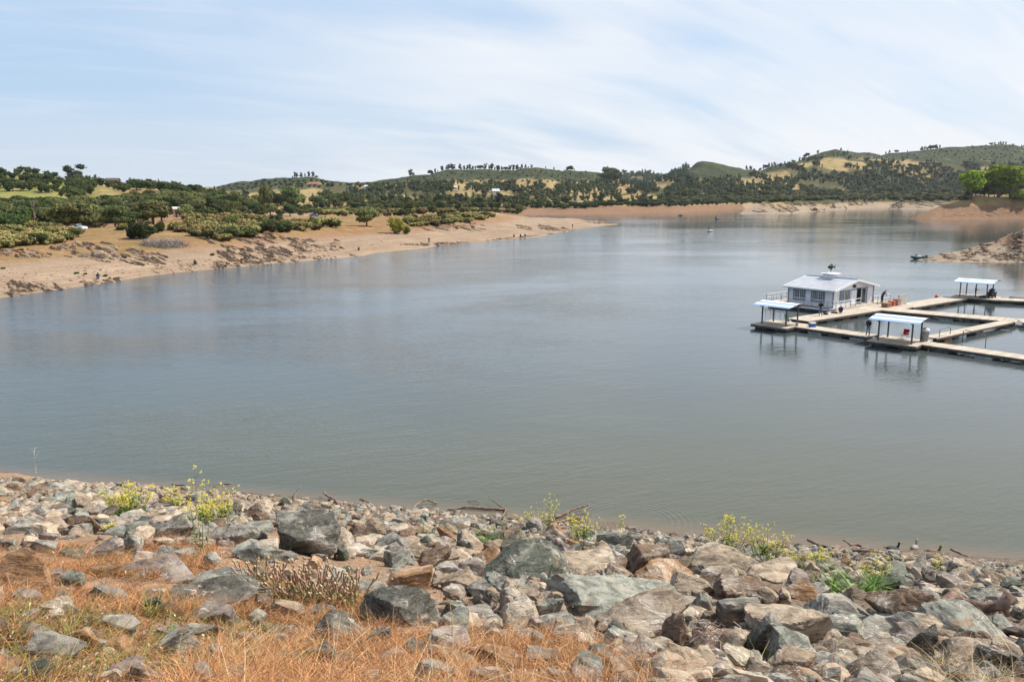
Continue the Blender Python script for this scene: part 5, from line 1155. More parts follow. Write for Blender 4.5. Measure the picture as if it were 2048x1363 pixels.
GN, GY_, GD, TN, BR, OR, CR, PU, DG = (.225, .230, .195), (.235, .218, .188), (.100, .097, .082), (.27, .205, .145), (.165, .11, .075), (.29, .165, .085), (.39, .31, .225), (.20, .16, .14), (.092, .102, .080)
ROCKS = [
(1222, 1236, 268, 116, (.29, .295, .25), 'slab', 'largest smooth pale grey green slab of the riprap with a small pebble resting on it'),
(1290, 1285, 210, 95, TN, 'stained boulder', 'wide tan grey boulder with an orange stain in front of the pale slab'),
(1050, 1172, 175, 88, DG, 'dark green boulder', 'dark green boulder left of the cream pointed rock'),
(1165, 1155, 135, 60, CR, 'cream rock', 'cream pointed rock directly behind the big pale slab'),
(1298, 1155, 92, 68, BR, 'brown pyramid', 'brown pyramid shaped rock behind the right end of the pale slab'),
(1388, 1195, 90, 50, CR, 'blunt block', 'pale blunt block overhanging a dark gap right of the slab'),
(1330, 1176, 120, 50, OR, 'rusty slab', 'rusty tan sloping slab behind the pale blunt block'),
(1462, 1160, 175, 66, CR, 'cream boulder', 'broad low cream boulder behind the blunt block'),
(1442, 1185, 46, 48, BR, 'brown block', 'small brown block between the blunt block and the veined grey rock'),
(1004, 1208, 68, 62, GN, 'cracked block', 'upright grey green block with dark cracks left of the slab'),
(1055, 1240, 44, 58, PU, 'leaning stone', 'purple grey stone leaning left beside the big slab'),
(1092, 1256, 52, 66, GN, 'grey wedge', 'grey green wedge standing before the left end of the slab'),
(912, 1250, 64, 62, DG, 'green cube', 'greenish cube of rock right of the long dark rock'),
(790, 1266, 160, 76, GD, 'long dark rock', 'long dark grey rock behind the orange dry grass'),
(748, 1192, 68, 38, GN, 'striped stone', 'grey green stone with reddish stripes left of the orange brown boulder'),
(822, 1198, 98, 66, OR, 'orange boulder', 'orange brown boulder in the middle of the riprap'),
(787, 1138, 54, 38, GN, 'square green rock', 'square green rock above the orange brown boulder'),
(862, 1138, 68, 46, BR, 'tan block', 'brown topped block up right of the orange boulder'),
(588, 1118, 158, 100, GD, 'layered boulder', 'biggest dark layered boulder left of centre behind the purple weeds'),
(660, 1290, 128, 60, GD, 'streaked rock', 'dark streaked flat rock sunk in the orange grass'),
(18, 1190, 130, 95, OR, 'orange dome', 'large orange tan dome of rock at the left frame edge'),
(308, 1190, 165, 66, PU, 'purple grey boulder', 'broad purple grey boulder in the grass left of centre'),
(217, 1212, 74, 50, GY_, 'grey wedge stone', 'rounded grey wedge left of the purple grey boulder'),
(408, 1186, 148, 32, GN, 'pale flat slab', 'long pale flat slab right of the purple grey boulder'),
(395, 1212, 180, 36, GD, 'flat dark slab', 'flat dark slab just below the long pale flat one'),
(415, 1250, 80, 44, PU, 'lilac flat rock', 'flat lilac grey rock below the flat dark slab'),
(85, 1048, 98, 36, GD, 'brown grey hump', 'low brown grey hump near the left frame edge'),
(38, 1080, 88, 42, GY_, 'white streaked rock', 'grey rock with white streaks at the left frame edge'),
(195, 1122, 68, 42, PU, 'pink streaked rock', 'pink streaked rock in the grass below two low grey stones'),
(342, 1082, 86, 46, GY_, 'grey peaked rock', 'grey peaked rock below the yellow mustard'),
(250, 1080, 78, 34, GN, 'low grey stone', 'low rounded grey green stone below the left mustard clump'),
(462, 1100, 118, 60, GY_, 'pale hump', 'pale rough hump left of the biggest layered boulder'),
(512, 1138, 108, 48, GN, 'smooth ramp', 'smooth grey green ramp below the layered boulder'),
(510, 1042, 46, 38, BR, 'rusty edged block', 'upright block with a rusty red edge above the layered boulder'),
(235, 1362, 84, 34, PU, 'sunken rock', 'flat rock sunk in straw at the bottom left'),
(1512, 1215, 112, 66, BR, 'pitted boulder', 'pitted brown boulder left of the rust streaked rock'),
(1592, 1296, 155, 96, CR, 'veined boulder', 'cream and white veined boulder, brightest rock at lower right'),
(1528, 1322, 78, 96, GD, 'tall dark stone', 'tall dark grey stone in front of the white veined boulder'),
(1602, 1224, 62, 58, OR, 'rust streaked rock', 'rust streaked wedge above the white veined boulder'),
(1695, 1242, 130, 52, GY_, 'grey block', 'long grey block left of the big brown cube'),
(1705, 1290, 102, 52, GN, 'flat topped rock', 'flat topped rock right of the white veined boulder'),
(1820, 1256, 148, 84, BR, 'brown cube', 'big brown cube with orange streaks under the driftwood root'),
(1862, 1326, 82, 82, GD, 'standing stone', 'dark grey stone standing upright in front of the big brown cube'),
(1968, 1288, 175, 76, GN, 'long green rock', 'long grey green rock at the right behind the standing stone'),
(1960, 1330, 150, 46, TN, 'brown slab', 'low brown slab right of the standing stone'),
(2032, 1340, 62, 36, DG, 'corner rock', 'dark green rock in the lower right corner'),
(1700, 1356, 112, 48, GD, 'dark layered rock', 'dark layered rock at the bottom right behind the dry tufts'),
(1590, 1352, 92, 50, TN, 'low tan rock', 'low tan rock at the bottom below the white veined boulder'),
(1556, 1174, 120, 56, CR, 'pink cream slope', 'pink cream slope of rock above the rust streaked wedge'),
(1800, 1182, 78, 30, DG, 'mossy wedge', 'dark green wedge behind the big brown cube'),
(1873, 1178, 48, 38, PU, 'purple round stone', 'purple round stone up right of the big brown cube'),
(1925, 1182, 62, 32, GY_, 'ridged stone', 'ridged grey stone right of the purple round one'),
(2005, 1212, 98, 40, GN, 'pale green rock', 'pale green rock near the right frame edge above the root'),
(2032, 1182, 46, 26, DG, 'dark pebble block', 'dark green block at the right frame edge above the pale green rock'),
(1716, 1206, 46, 28, GY_, 'grey lump', 'grey lump just below the bright green weeds'),
(1237, 1098, 68, 38, GN, 'shore slab', 'pale green slab lying closest to the water right of centre'),
(1584, 1140, 38, 32, DG, 'small dark cube', 'small dark green cube beside the right mustard clump'),
(1490, 1262, 90, 76, GY_, 'veined grey rock', 'large grey rock with a white vein left of the veined boulder'),
(1277, 1318, 62, 32, GY_, 'half buried stone', 'half buried grey stone under the stained boulder'),
(1410, 1320, 62, 60, TN, 'root covered stone', 'brown stone covered in dead roots at the bottom right of centre'),
(1358, 1305, 56, 76, BR, 'dark post stone', 'dark brown upright stone at the right end of the stained boulder'),
(945, 1158, 46, 36, PU, 'speckled stone', 'speckled purple stone left of the dark green boulder'),
(975, 1130, 54, 30, OR, 'red orange rock', 'red orange rock above the dark green boulder'),
(713, 1080, 38, 42, BR, 'upright brown stone', 'narrow upright brown stone right of the layered boulder'),
(660, 1070, 52, 38, DG, 'pointed dark stone', 'pointed dark green stone touching the layered boulder'),
(747, 1062, 40, 32, DG, 'smooth dark stone', 'smooth dark green stone nearest the water left of centre'),
(735, 1106, 70, 32, CR, 'pale split rock', 'pale split rock right below the upright brown stone'),
(920, 1182, 102, 34, TN, 'tan slab', 'tan slab right of the orange brown boulder'),
(902, 1158, 60, 30, GY_, 'grey cap', 'grey cap of rock behind the tan slab'),
(1430, 1368, 165, 44, TN, 'mottled slab', 'pale mottled slab along the bottom edge right of the dry grass'),
(1463, 1322, 68, 58, TN, 'smooth tan rock', 'smooth tan rock left of the tall dark stone')]
def fg_ppm(p): return FPX/(p[1]*CP-(p[2]-CAMH)*SP)
KEY = []
rr_ = np.random.default_rng(3)
def place_rock(x, yb, w, h, colr, me, tilt=.25, sink=.30):
    p = fg_at(x, yb-h*.12); u = 1/fg_ppm(p); W_ = w*u/2*1.16; H_r = max(.55*h*u, .30*w*u)*.60; D_r = W_*.80
    o = link('rock', me, None, (p[0], p[1]+D_r*.55, 0)); zc = float(gz(p[0], p[1]+D_r*.55))+H_r*(1-sink*2)*.9
    h *= 1.08; top = CAMH+ray(x, yb-h)[2]/ray(x, yb-h)[1]*(p[1]+D_r*.75)     # height that carries the rock's top edge
    H_r = float(np.clip((top-float(gz(p[0], p[1]+D_r*.55)))*.62+.03, W_*.28, W_*1.5)); o.location[2] = float(gz(p[0], p[1]+D_r*.55))+H_r*.35
    o.scale = (W_, D_r, H_r); o.rotation_euler = (float(rr_.normal(0, .10)), float(rr_.normal(0, .10)), float(rr_.normal(0, .2))); o.color = (*colr, 1)
    return o
for i, (x, yb, w, h, colr, short, lab) in enumerate(ROCKS):
    V_, F_ = rock_unit(1000+i*7, 5 if w > 90 else 4, face=i in (0, 1, 3, 5, 7, 17, 21, 24, 33, 38, 44, 50, 58)); me = fast_mesh('rock', V_, F_, M_ROCK, smooth=True); me.set_sharp_from_angle(angle=math.radians(32))
    colr = tuple(np.clip(np.array(colr)*rr_.uniform(.92, 1.1), 0, 1)); o = place_rock(x, yb, w, h, colr, me); tag(o, lab, 'rock', 'riprap rocks on the dam face'); KEY.append((x, yb-h*.5, w, h, short))
PR = []
for i in range(28):
    V_, F_ = rock_unit(5000+i*13, 4 if i < 14 else 3); me = fast_mesh('rock', V_, F_, M_ROCK, smooth=True); me.set_sharp_from_angle(angle=math.radians(30)); PR.append(me)
def shore_y(x): return np.interp(x, [-60, 0, 250, 500, 760, 1024, 1300, 1500, 1700, 1900, 2048, 2150], [950, 955, 968, 988, 1010, 1035, 1062, 1085, 1095, 1115, 1130, 1140])
GRASSP = [(-50, 1215), (120, 1215), (300, 1235), (480, 1215), (560, 1240), (640, 1285), (780, 1275), (900, 1270), (1100, 1275), (1260, 1310), (1340, 1345), (1350, 1400), (-50, 1400)]
GRASS2 = [(-50, 1090), (160, 1090), (300, 1105), (430, 1110), (560, 1150), (760, 1200), (800, 1270), (560, 1250), (300, 1230), (-50, 1215)]
mids = []; r = random.Random(21); tries = 0
while len(mids) < 235 and tries < 60000:
    tries += 1; x = r.uniform(-20, 2068); sy = float(shore_y(x)); y = sy+22+(r.random()**.8)*(1363-sy)
    if poly_in(x, y, GRASSP) and r.random() < .93: continue
    if poly_in(x, y, GRASS2) and r.random() < .75: continue
    k = (y-sy)/300.; w = r.uniform(22, 44)+k*r.uniform(10, 50)
    if any(abs(x-a) < (w_+w)*.42 and abs(y-w*.2-b) < (h_+w*.5)*.40 for a, b, w_, h_, s_ in KEY): continue
    if any(abs(x-a) < (w+b_)*.40 and abs(y-b) < (w+b_)*.20 for a, b, b_ in mids): continue
    mids.append((x, y, w))
bins = {}
for x, y, w in mids:
    colr = random.choice([GN, GN, GY_, GY_, GD, TN, CR, PU, BR, DG, OR, GY_]); o = place_rock(x, y, w, w*r.uniform(.38, .75), tuple(np.array(colr)*r.uniform(.85, 1.2)), PR[r.randrange(14) if w > 34 else 14+r.randrange(14)])
    a = min(KEY, key=lambda q: (q[0]-x)**2+((q[1]-y)*1.8)**2); dx, dy = x-a[0], (y-w*.3)-a[1]
    rel = ('right of' if dx > 0 else 'left of') if abs(dx) > abs(dy)*1.6 else ('in front of' if dy > 0 else 'behind')
    cn = {GN: 'grey green', GY_: 'grey', GD: 'dark grey', TN: 'tan', CR: 'cream', PU: 'purple grey', BR: 'brown', DG: 'dark green', OR: 'rusty'}[colr]
    tag(o, None, 'rock', 'riprap rocks on the dam face'); bins.setdefault(f'{cn} small rock {rel} the {a[4]}', []).append((x, o))
for d_, L_ in bins.items():
    L_.sort(key=lambda q: q[0])
    for i, (x, o) in enumerate(L_): o['label'] = d_+('' if len(L_) == 1 else ', '+ORD[i]+' from left')
# rubble nobody could count: cobbles to gravel, thick along the water
r = np.random.default_rng(8); Vs, Fs, Ts = [], [], []; n0 = 0
UN = [rock_unit(8000+i, 2, npl=9) for i in range(16)]; UB = [rock_unit(8200+i, 3, npl=11) for i in range(12)]; UT = [rock_unit(8100+i, 1, npl=8) for i in range(10)]
PAL = np.array([GN, GY_, GY_, GD, TN, CR, PU, BR, CR, TN, (.36, .30, .24)])
def rubble(n, f, smin, smax, U_):
    global n0
    for _ in range(n):
        x = r.uniform(-60, 2110); sy = shore_y(x); y = f(x, sy)
        if y > 1385: continue
        if poly_in(x, y, GRASSP) and r.random() < .85: continue
        if poly_in(x, y, GRASS2) and r.random() < .6: continue
        p = fg_at(x, y); s = r.uniform(smin, smax)**1.0*(.7 if p[1] < 14 else 1); v, f_ = U_[int(r.integers(len(U_)))]
        q = v*np.array((s*r.uniform(.8, 1.3), s, s*r.uniform(.45, .8))); q = q@np.array(Euler(r.uniform(-.5, .5, 3)*np.array((1, 1, 6))).to_matrix()).T+p+np.array((0, 0, s*.12))
        Vs.append(q); Fs.append(f_+n0); n0 += len(q); Ts.append(np.tile(PAL[int(r.integers(len(PAL)))]*r.uniform(.8, 1.25), (len(q), 1)))
rubble(3000, lambda x, sy: sy+4+abs(r.normal(0, 24)), .06, .17, UT)
rubble(800, lambda x, sy: sy+2+abs(r.normal(0, 16)), .10, .26, UN)
rubble(900, lambda x, sy: r.uniform(sy+16, 1400) if x > 880 else r.uniform(sy+16, sy+110), .20, .42, UB)
rubble(1300, lambda x, sy: r.uniform(sy+10, 1365), .06, .20, UN)
rubble(1500, lambda x, sy: r.uniform(sy+60, 1375), .02, .06, UT)
me = fast_mesh('rubble', np.concatenate(Vs), np.concatenate(Fs), M_RUB, smooth=False, tint=np.concatenate(Ts)); tag(link('rubble', me), 'loose rubble and cobbles packed between the riprap rocks', 'rubble', kind='stuff')
V_, F_ = rock_unit(4242, 3); p = fg_at(1184, 1200); o = link('pebble', fast_mesh('pebble', V_, F_, M_ROCK, smooth=True)); o.location = (p[0], p[1]+.55, float(gz(p[0], p[1]))+.62); o.scale = (.09, .06, .035); o.color = (*CR, 1); tag(o, 'small cream pebble lying on the large pale slab', 'pebble')

# ------------------------------------------------------------------ dry grass and weeds
def strips(P0, DIR, L, Wd, bend, col, seg=3):
    """flat tapering blades; all inputs (n,..)"""
    n = len(P0); side = np.cross(DIR, np.random.default_rng(1).normal(size=(n, 3))); side /= np.linalg.norm(side, axis=1)[:, None]
    rows = []
    for k in range(seg+1):
        t = k/seg; c = P0+DIR*(L*t)[:, None]+bend*(t*t*L)[:, None]; w = (Wd*(1-t*.92))[:, None]; rows += [c-side*w, c+side*w]
    V_ = np.stack(rows, 1).reshape(-1, 3); b = np.arange(n)[:, None]*(2*seg+2); F_ = np.concatenate([b+np.array([2*k, 2*k+1, 2*k+3, 2*k+2]) for k in range(seg)])
    return V_, F_, np.repeat(col, 2*seg+2, 0)
g = NT('dry_straw', .8, .15); g.col(g.attr('tint')); M_STRAW = g.m
g = NT('weed_green', .65, .25); g.col(g.attr('tint')); M_WEED = g.m
def tufts(name, pts, nb, Lr, colA, colB, wd=.003, lean=.95, label='', seed=1, mat=None):
    r = np.random.default_rng(seed); P0, DR, LL, WW, BB, CC = [], [], [], [], [], []
    for p, s in pts:
        n = max(2, int(nb*s)); a = r.uniform(0, 6.283, n); ln = np.abs(r.normal(0, lean, n)); d = np.stack([np.cos(a)*ln, np.sin(a)*ln, np.ones(n)], -1); d /= np.linalg.norm(d, axis=1)[:, None]
        P0.append(p+np.stack([np.cos(a), np.sin(a), 0*a], -1)*r.uniform(0, .07, n)[:, None]-np.array((0, 0, .02))); DR.append(d); LL.append(r.uniform(*Lr, n)*s**.5); WW.append(np.full(n, wd)*r.uniform(.6, 1.4, n))
        BB.append(np.stack([r.normal(0, .7, n), r.normal(0, .7, n), -np.abs(r.normal(0, .55, n))], -1)); t = r.random((n, 1)); CC.append((np.array(colA)*(1-t)+np.array(colB)*t)*r.uniform(.45, 1.25, (n, 1)))
    V_, F_, T_n = strips(np.concatenate(P0), np.concatenate(DR), np.concatenate(LL), np.concatenate(WW), np.concatenate(BB), np.concatenate(CC)); return fast_mesh(name, V_, F_, mat or M_STRAW, tint=T_n)
def fgpts(poly, n, seed, s=(.5, 1.2)):
    r = random.Random(seed); out = []; xs = [q[0] for q in poly]; ys = [q[1] for q in poly]
    while len(out) < n:
        x = r.uniform(min(xs), max(xs)); y = r.uniform(min(ys), max(ys))
        if poly_in(x, y, poly) and vn(x/45, y/25, 0, 77) > -.45: p = fg_at(x, y); out.append((p, r.uniform(*s)))
    return out
ST = ((.44, .18, .08), (.62, .36, .16)); RD_ = ((.34, .15, .07), (.50, .26, .12)); PALE = ((.55, .42, .24), (.68, .54, .33))
BOT = [(430, 1300), (560, 1270), (760, 1275), (1000, 1262), (1200, 1290), (1300, 1310), (1350, 1345), (1360, 1420), (300, 1420)]
stuffs = [(fgpts(BOT, 1500, 1), 20, (.10, .30), *ST, 'thick orange straw grass along the bottom edge'), (fgpts(BOT, 420, 22), 9, (.15, .38), *PALE, 'pale straw stalks lying through the orange grass'), (fgpts(BOT, 700, 2), 10, (.2, .42), *RD_, 'taller rusty dry weeds along the bottom edge'),
          (fgpts(GRASSP, 2300, 3, (.4, 1.)), 16, (.06, .22), *RD_, 'short rusty dry grass on the lower left slope'), (fgpts(GRASS2, 3600, 4, (.5, 1.1)), 16, (.08, .28), (.40, .17, .08), (.56, .31, .15), 'dry grass among the rocks on the left'),
          (fgpts([(-40, 985), (60, 985), (120, 1040), (90, 1060), (-40, 1060)], 220, 5), 14, (.12, .35), *ST, 'dry grass among the rocks at the left edge'), (fgpts([(280, 1080), (480, 1070), (500, 1120), (300, 1125)], 260, 6), 14, (.12, .34), *RD_, 'dry grass strip below the mustard'),
          (fgpts([(1880, 1340), (1960, 1300), (2048, 1345), (2048, 1390), (1860, 1390)], 60, 7), 26, (.12, .42), *PALE, 'pale straw tuft in the lower right corner'), (fgpts([(1655, 1345), (1720, 1335), (1730, 1360), (1650, 1365)], 14, 8), 20, (.12, .3), *ST, 'straw tuft on the dark layered rock'),
          (fgpts([(-40, 1020), (400, 1080), (1000, 1090), (1600, 1160), (2048, 1200), (2048, 1380), (1400, 1380), (-40, 1380)], 700, 9, (.3, .8)), 9, (.05, .2), *RD_, 'scattered dry stalks between the rocks')]
for pts, nb, Lr, ca, cb_, lab in stuffs:
    tag(link('dry_grass', tufts('dry_grass', pts, nb, Lr, ca, cb_, seed=len(lab))), lab, 'dry grass', kind='stuff')
# litter: seed husks, dead leaves and pale chips on the soil
r = np.random.default_rng(15); P_ = []
while len(P_) < 9000:
    x = r.uniform(-40, 1400); y = r.uniform(1080, 1390)
    if poly_in(x, y, GRASSP) or poly_in(x, y, GRASS2) or poly_in(x, y, BOT): P_.append(fg_at(x, y)+(0, 0, abs(r.normal(0, .03))))
P_ = np.array(P_); n = len(P_); s_ = r.uniform(.006, .02, n)[:, None]; a = r.normal(size=(n, 3)); a /= np.linalg.norm(a, axis=1)[:, None]; b = np.cross(a, r.normal(size=(n, 3))); b /= np.linalg.norm(b, axis=1)[:, None]
V_ = np.stack([P_-a*s_-b*s_*.4, P_+a*s_-b*s_*.4, P_+a*s_*.8+b*s_*.5, P_-a*s_*.7+b*s_*.5], 1).reshape(-1, 3); pal = np.array([(.55, .42, .30), (.36, .16, .09), (.25, .13, .08), (.66, .55, .45), (.22, .20, .06), (.16, .09, .06), (.45, .32, .30)])
tag(link('leaf_litter', fast_mesh('leaf_litter', V_, np.arange(4*n).reshape(-1, 4), M_STRAW, tint=np.repeat(pal[r.integers(0, len(pal), n)], 4, 0))), 'dead leaves, husks and chips strewn through the dry grass', 'litter', kind='stuff')
OLV = ((.12, .14, .035), (.34, .30, .09)); GRN = ((.07, .15, .02), (.17, .28, .05))
tag(link('weeds', tufts('weeds', fgpts([(-40, 1215), (500, 1225), (600, 1340), (-40, 1390)], 520, 12, (.4, 1.3))+fgpts(GRASS2, 420, 13, (.4, 1.3)), 15, (.06, .24), *OLV, lean=.5, wd=.004, mat=M_WEED, seed=3)), 'olive green weeds mixed in the straw at lower left', 'weeds', kind='stuff')
tag(link('weeds', tufts('weeds', fgpts([(860, 1060), (1200, 1080), (1240, 1120), (1100, 1110), (880, 1080)], 60, 14)+fgpts([(1380, 1100), (1600, 1110), (1640, 1150), (1400, 1130)], 50, 15), 16, (.15, .45), *OLV, lean=.3, wd=.005, mat=M_WEED, seed=4)), 'upright green weeds along the upper edge of the rocks', 'weeds', kind='stuff')
def weed(x, y, w, n, Lr, ca, cb_, label, name='leafy_weed', wd=.02, lean=.9, seed=0):
    p = fg_at(x, y); u = 1/fg_ppm(p); r = random.Random(seed); pts = [(np.array((r.gauss(0, w*u*.22), r.gauss(0, w*u*.18), 0)), 1.) for _ in range(max(1, n))]
    pts = [(q+np.array((0, 0, float(gz(p[0]+q[0], p[1]+q[1]))-p[2])), s) for q, s in pts]
    o = link(name, tufts(name, pts, 12, Lr, ca, cb_, wd=wd, lean=lean, seed=seed+1, mat=M_WEED)); o.location = tuple(p); tag(o, label, 'weed')
weed(1690, 1190, 120, 34, (.18, .42), *GRN, 'bright green leafy weed patch above the long grey block', seed=1, wd=.03)
weed(1738, 1185, 40, 8, (.3, .75), *GRN, 'taller green weed at the right side of the bright patch', seed=2, lean=.35)
weed(252, 1040, 62, 16, (.16, .4), (.05, .11, .02), (.13, .20, .05), 'dark green leafy clump under the left mustard', seed=3, wd=.03)
weed(372, 1262, 40, 3, (.07, .14), *GRN, 'small bright green rosette below the flat lilac rock', seed=4, wd=.016)
weed(438, 1336, 34, 3, (.06, .13), *GRN, 'yellow green rosette near the bottom left of centre', seed=5, wd=.014)
weed(330, 1272, 60, 6, (.06, .16), *GRN, 'spreading green weed left of the small rosette', seed=6, wd=.012)
weed(305, 1235, 24, 2, (.2, .42), *OLV, 'thin upright green weed below the purple grey boulder', seed=7, wd=.012, lean=.2)
weed(525, 1212, 36, 5, (.1, .25), *GRN, 'feathery green weed left of the purple weeds', seed=8, wd=.006)
weed(975, 1085, 70, 9, (.25, .7), (.08, .16, .03), (.17, .28, .07), 'feathery green fennel by the fallen branch', seed=9, wd=.006, lean=.5)
weed(1682, 1160, 50, 6, (.3, .8), (.09, .17, .04), (.2, .3, .09), 'feathery pale fennel rising from the bright green patch', seed=10, wd=.006, lean=.4)
weed(118, 1005, 40, 6, (.2, .5), (.08, .14, .04), (.15, .22, .07), 'soft green fennel tuft at upper left', seed=11, wd=.006)
weed(1385, 1110, 60, 10, (.25, .7), (.20, .16, .05), (.28, .24, .08), 'brownish grassy tuft left of the right mustard', seed=12, wd=.006, lean=.3)
weed(1520, 1352, 34, 2, (.2, .45), (.30, .33, .10), (.45, .45, .2), 'pale green spiky tuft at the foot of the tall dark stone', seed=13, wd=.012, lean=.5)
weed(1045, 1092, 40, 5, (.15, .4), *GRN, 'small green weed behind the dark green boulder', seed=14, wd=.01, lean=.3)
weed(520, 1270, 60, 5, (.05, .12), *GRN, 'round leaved green weed in the straw below the ramp', seed=15, wd=.016)
weed(855, 1072, 26, 4, (.2, .5), *GRN, 'thin green weed near the water above the tan block', seed=16, wd=.008, lean=.3)
for x, w_, lab in ((313, 62, 'mound of dry grey brush on the left bank, left half'), (348, 60, 'mound of dry grey brush on the left bank, right half')):
    p = ground_at(x, 491); u = 1/ppm(p); r = random.Random(x); pts = []
    for _ in range(150):
        a = r.uniform(0, 6.28); q = r.random()**.5; dx, dy = math.cos(a)*q*w_*u*.52, math.sin(a)*q*3.; pts.append((np.array((dx, dy, float(hgt(p[0]+dx, p[1]+dy))-p[2])), (1.15-q*q)))
    o = link('dry_brush', tufts('dry_brush', pts, 14, (.9, 2.2), (.24, .20, .18), (.46, .40, .36), wd=.04, lean=.28, seed=x)); o.location = tuple(p); tag(o, lab, 'dry bush', 'dry grey brush on the left bank')
M_STEM = pm('stem_green', (.20, .25, .07), .7, var=.3, sc=20.); M_FLOW = pm('mustard_yellow', (.72, .60, .04), .6, var=.2, sc=30.)
def mustard(x, y, hpx, wpx, ns, label, seed, leafy=.5, dens=1., mats=None, fl=True, name='mustard_plant'):
    p = fg_at(x, y); u = 1/fg_ppm(p); r = random.Random(seed); H_p = hpx*u; Wp = wpx*u; st = MB(); fl_ = MB(); root = empty(name, tuple(p), 0, label, 'wildflower', 'yellow mustard plants on the dam face')
    P0 = []
    for k in range(ns):
        a = r.uniform(0, 6.28); q = r.random()**.5; tx, ty = math.cos(a)*Wp*.62*q, math.sin(a)*Wp*.4*q; h = H_p*r.uniform(.55, 1.0)*(1 if k else 1.0)
        if k == 0: tx = ty = 0; h = H_p
        pts = [(tx*(.45+.55*t**1.3)+r.gauss(0, .01)*t, ty*t**1.3, h*t) for t in (0, .3, .6, .85, 1)]; st.tube(pts, [.007, .006, .0045, .003, .002], 4, cap=False); ends = [pts[-1]]
        for _ in range(int(10*dens)):
            t = r.uniform(.35, .95); b = np.array((tx*(.45+.55*t**1.3), ty*t**1.3, h*t)); L = H_p*r.uniform(.07, .22); a2 = r.uniform(0, 6.28); e = b+np.array((math.cos(a2)*L*.8, math.sin(a2)*L*.8, L*.7)); st.tube([b, (b+e)/2+(0, 0, -.01), e], [.0035, .003, .0018], 3, cap=False); ends.append(tuple(e))
            P0.append((b, 1))
        if fl:
            for ei, e in enumerate(ends):
                for _ in range(r.randint(2, 5)*(3 if ei == 0 else 1)):
                    c = np.array(e)+np.array([r.gauss(0, .016) for _ in range(3)]); s = r.uniform(.008, .013)*(1+.012*p[1]); a3 = r.uniform(0, 6.28)
                    q = [(math.cos(a3+i*math.pi/2)*s, math.sin(a3+i*math.pi/2)*s, 0) for i in range(4)]; fl_.add([c+np.array(v_) for v_ in q]+[c+(0, 0, s*.6), c-(0, 0, s*.5)], [(0, 1, 4), (1, 2, 4), (2, 3, 4), (3, 0, 4), (1, 0, 5), (2, 1, 5), (3, 2, 5), (0, 3, 5)])
    tag(st.build('stems', mats or M_STEM, root), kind='stuff')
    if fl: tag(fl_.build('flowers', M_FLOW, root), kind='stuff')
    if leafy: link('leaves', tufts('leaves', [(np.array((0, 0, H_p*r.uniform(0, leafy)))+np.array((r.gauss(0, Wp*.12), r.gauss(0, Wp*.12), 0)), 1) for _ in range(int(ns*1.6)+2)], 9, (.06, .2), (.08, .14, .03), (.18, .25, .06), wd=.014, lean=1., seed=seed, mat=M_WEED), root)
mustard(402, 1112, 186, 60, 4, 'tallest mustard plant, its stalk rising high over the water at left', 1, dens=.7)
mustard(418, 1056, 72, 96, 16, 'dense yellow mustard clump around the tallest stalk', 2, dens=1.5)
mustard(262, 1036, 78, 95, 18, 'bushy yellow mustard clump left of the tallest one', 3, dens=1.4)
mustard(448, 1062, 100, 60, 5, 'thin mustard leaning right beside the dense yellow clump', 4)
mustard(352, 1022, 48, 70, 10, 'low mustard between the two yellow clumps', 5, dens=1.2)
mustard(1098, 1066, 76, 46, 6, 'upright mustard behind the fallen branch at centre', 6)
mustard(1062, 1056, 45, 60, 6, 'small mustard left of the upright one at centre', 7)
mustard(1168, 1092, 76, 74, 10, 'mustard clump right of the fallen branch', 8)
mustard(1245, 1078, 52, 16, 2, 'single thin mustard stalk above the shore slab', 9, leafy=0)
mustard(1452, 1118, 90, 86, 16, 'larger left half of the yellow mustard right of centre', 10, dens=1.2)
mustard(1532, 1128, 84, 84, 14, 'looser right half of the yellow mustard right of centre', 11)
mustard(1570, 1142, 46, 60, 8, 'low yellow mustard by the small dark cube', 12)
mustard(1640, 1130, 38, 70, 7, 'low sparse mustard above the driftwood at right', 13)
mustard(1748, 1182, 78, 44, 6, 'mustard rising from the bright green patch', 14)
mustard(1872, 1170, 66, 22, 2, 'thin mustard in front of the purple round stone', 15)
mustard(222, 1072, 26, 20, 3, 'tiny mustard by the low rounded grey green stone', 16)
mustard(1100, 1230, 40, 16, 1, 'lone thistle stalk in front of the pale slab', 17, fl=False, leafy=.9) if False else None
mustard(78, 1000, 110, 30, 1, 'pale wispy stalk standing over the water at the far left', 18, fl=False, leafy=0, mats=pm('pale_stalk', (.42, .42, .26), .8), name='dry_stalk')
mustard(1442, 1098, 72, 18, 2, 'dead brown stalk with bare twigs beside the right mustard', 19, fl=False, leafy=0, mats=pm('brown_stalk', (.20, .11, .08), .8), name='dry_stalk')
mustard(1268, 1250, 60, 40, 3, 'green thistle standing in front of the stained boulder', 20, fl=False, leafy=.8, name='thistle')
mustard(905, 1300, 110, 14, 1, 'tall straw coloured stalk rising from the orange grass', 21, fl=False, leafy=0, mats=pm('straw_stalk', (.55, .38, .18), .8), name='dry_stalk')
for nm_ in ('dry_stalk', 'thistle'):
    for o in [o for o in COL.objects if o.name.startswith(nm_)]: o['category'] = 'plant'; del o['group']
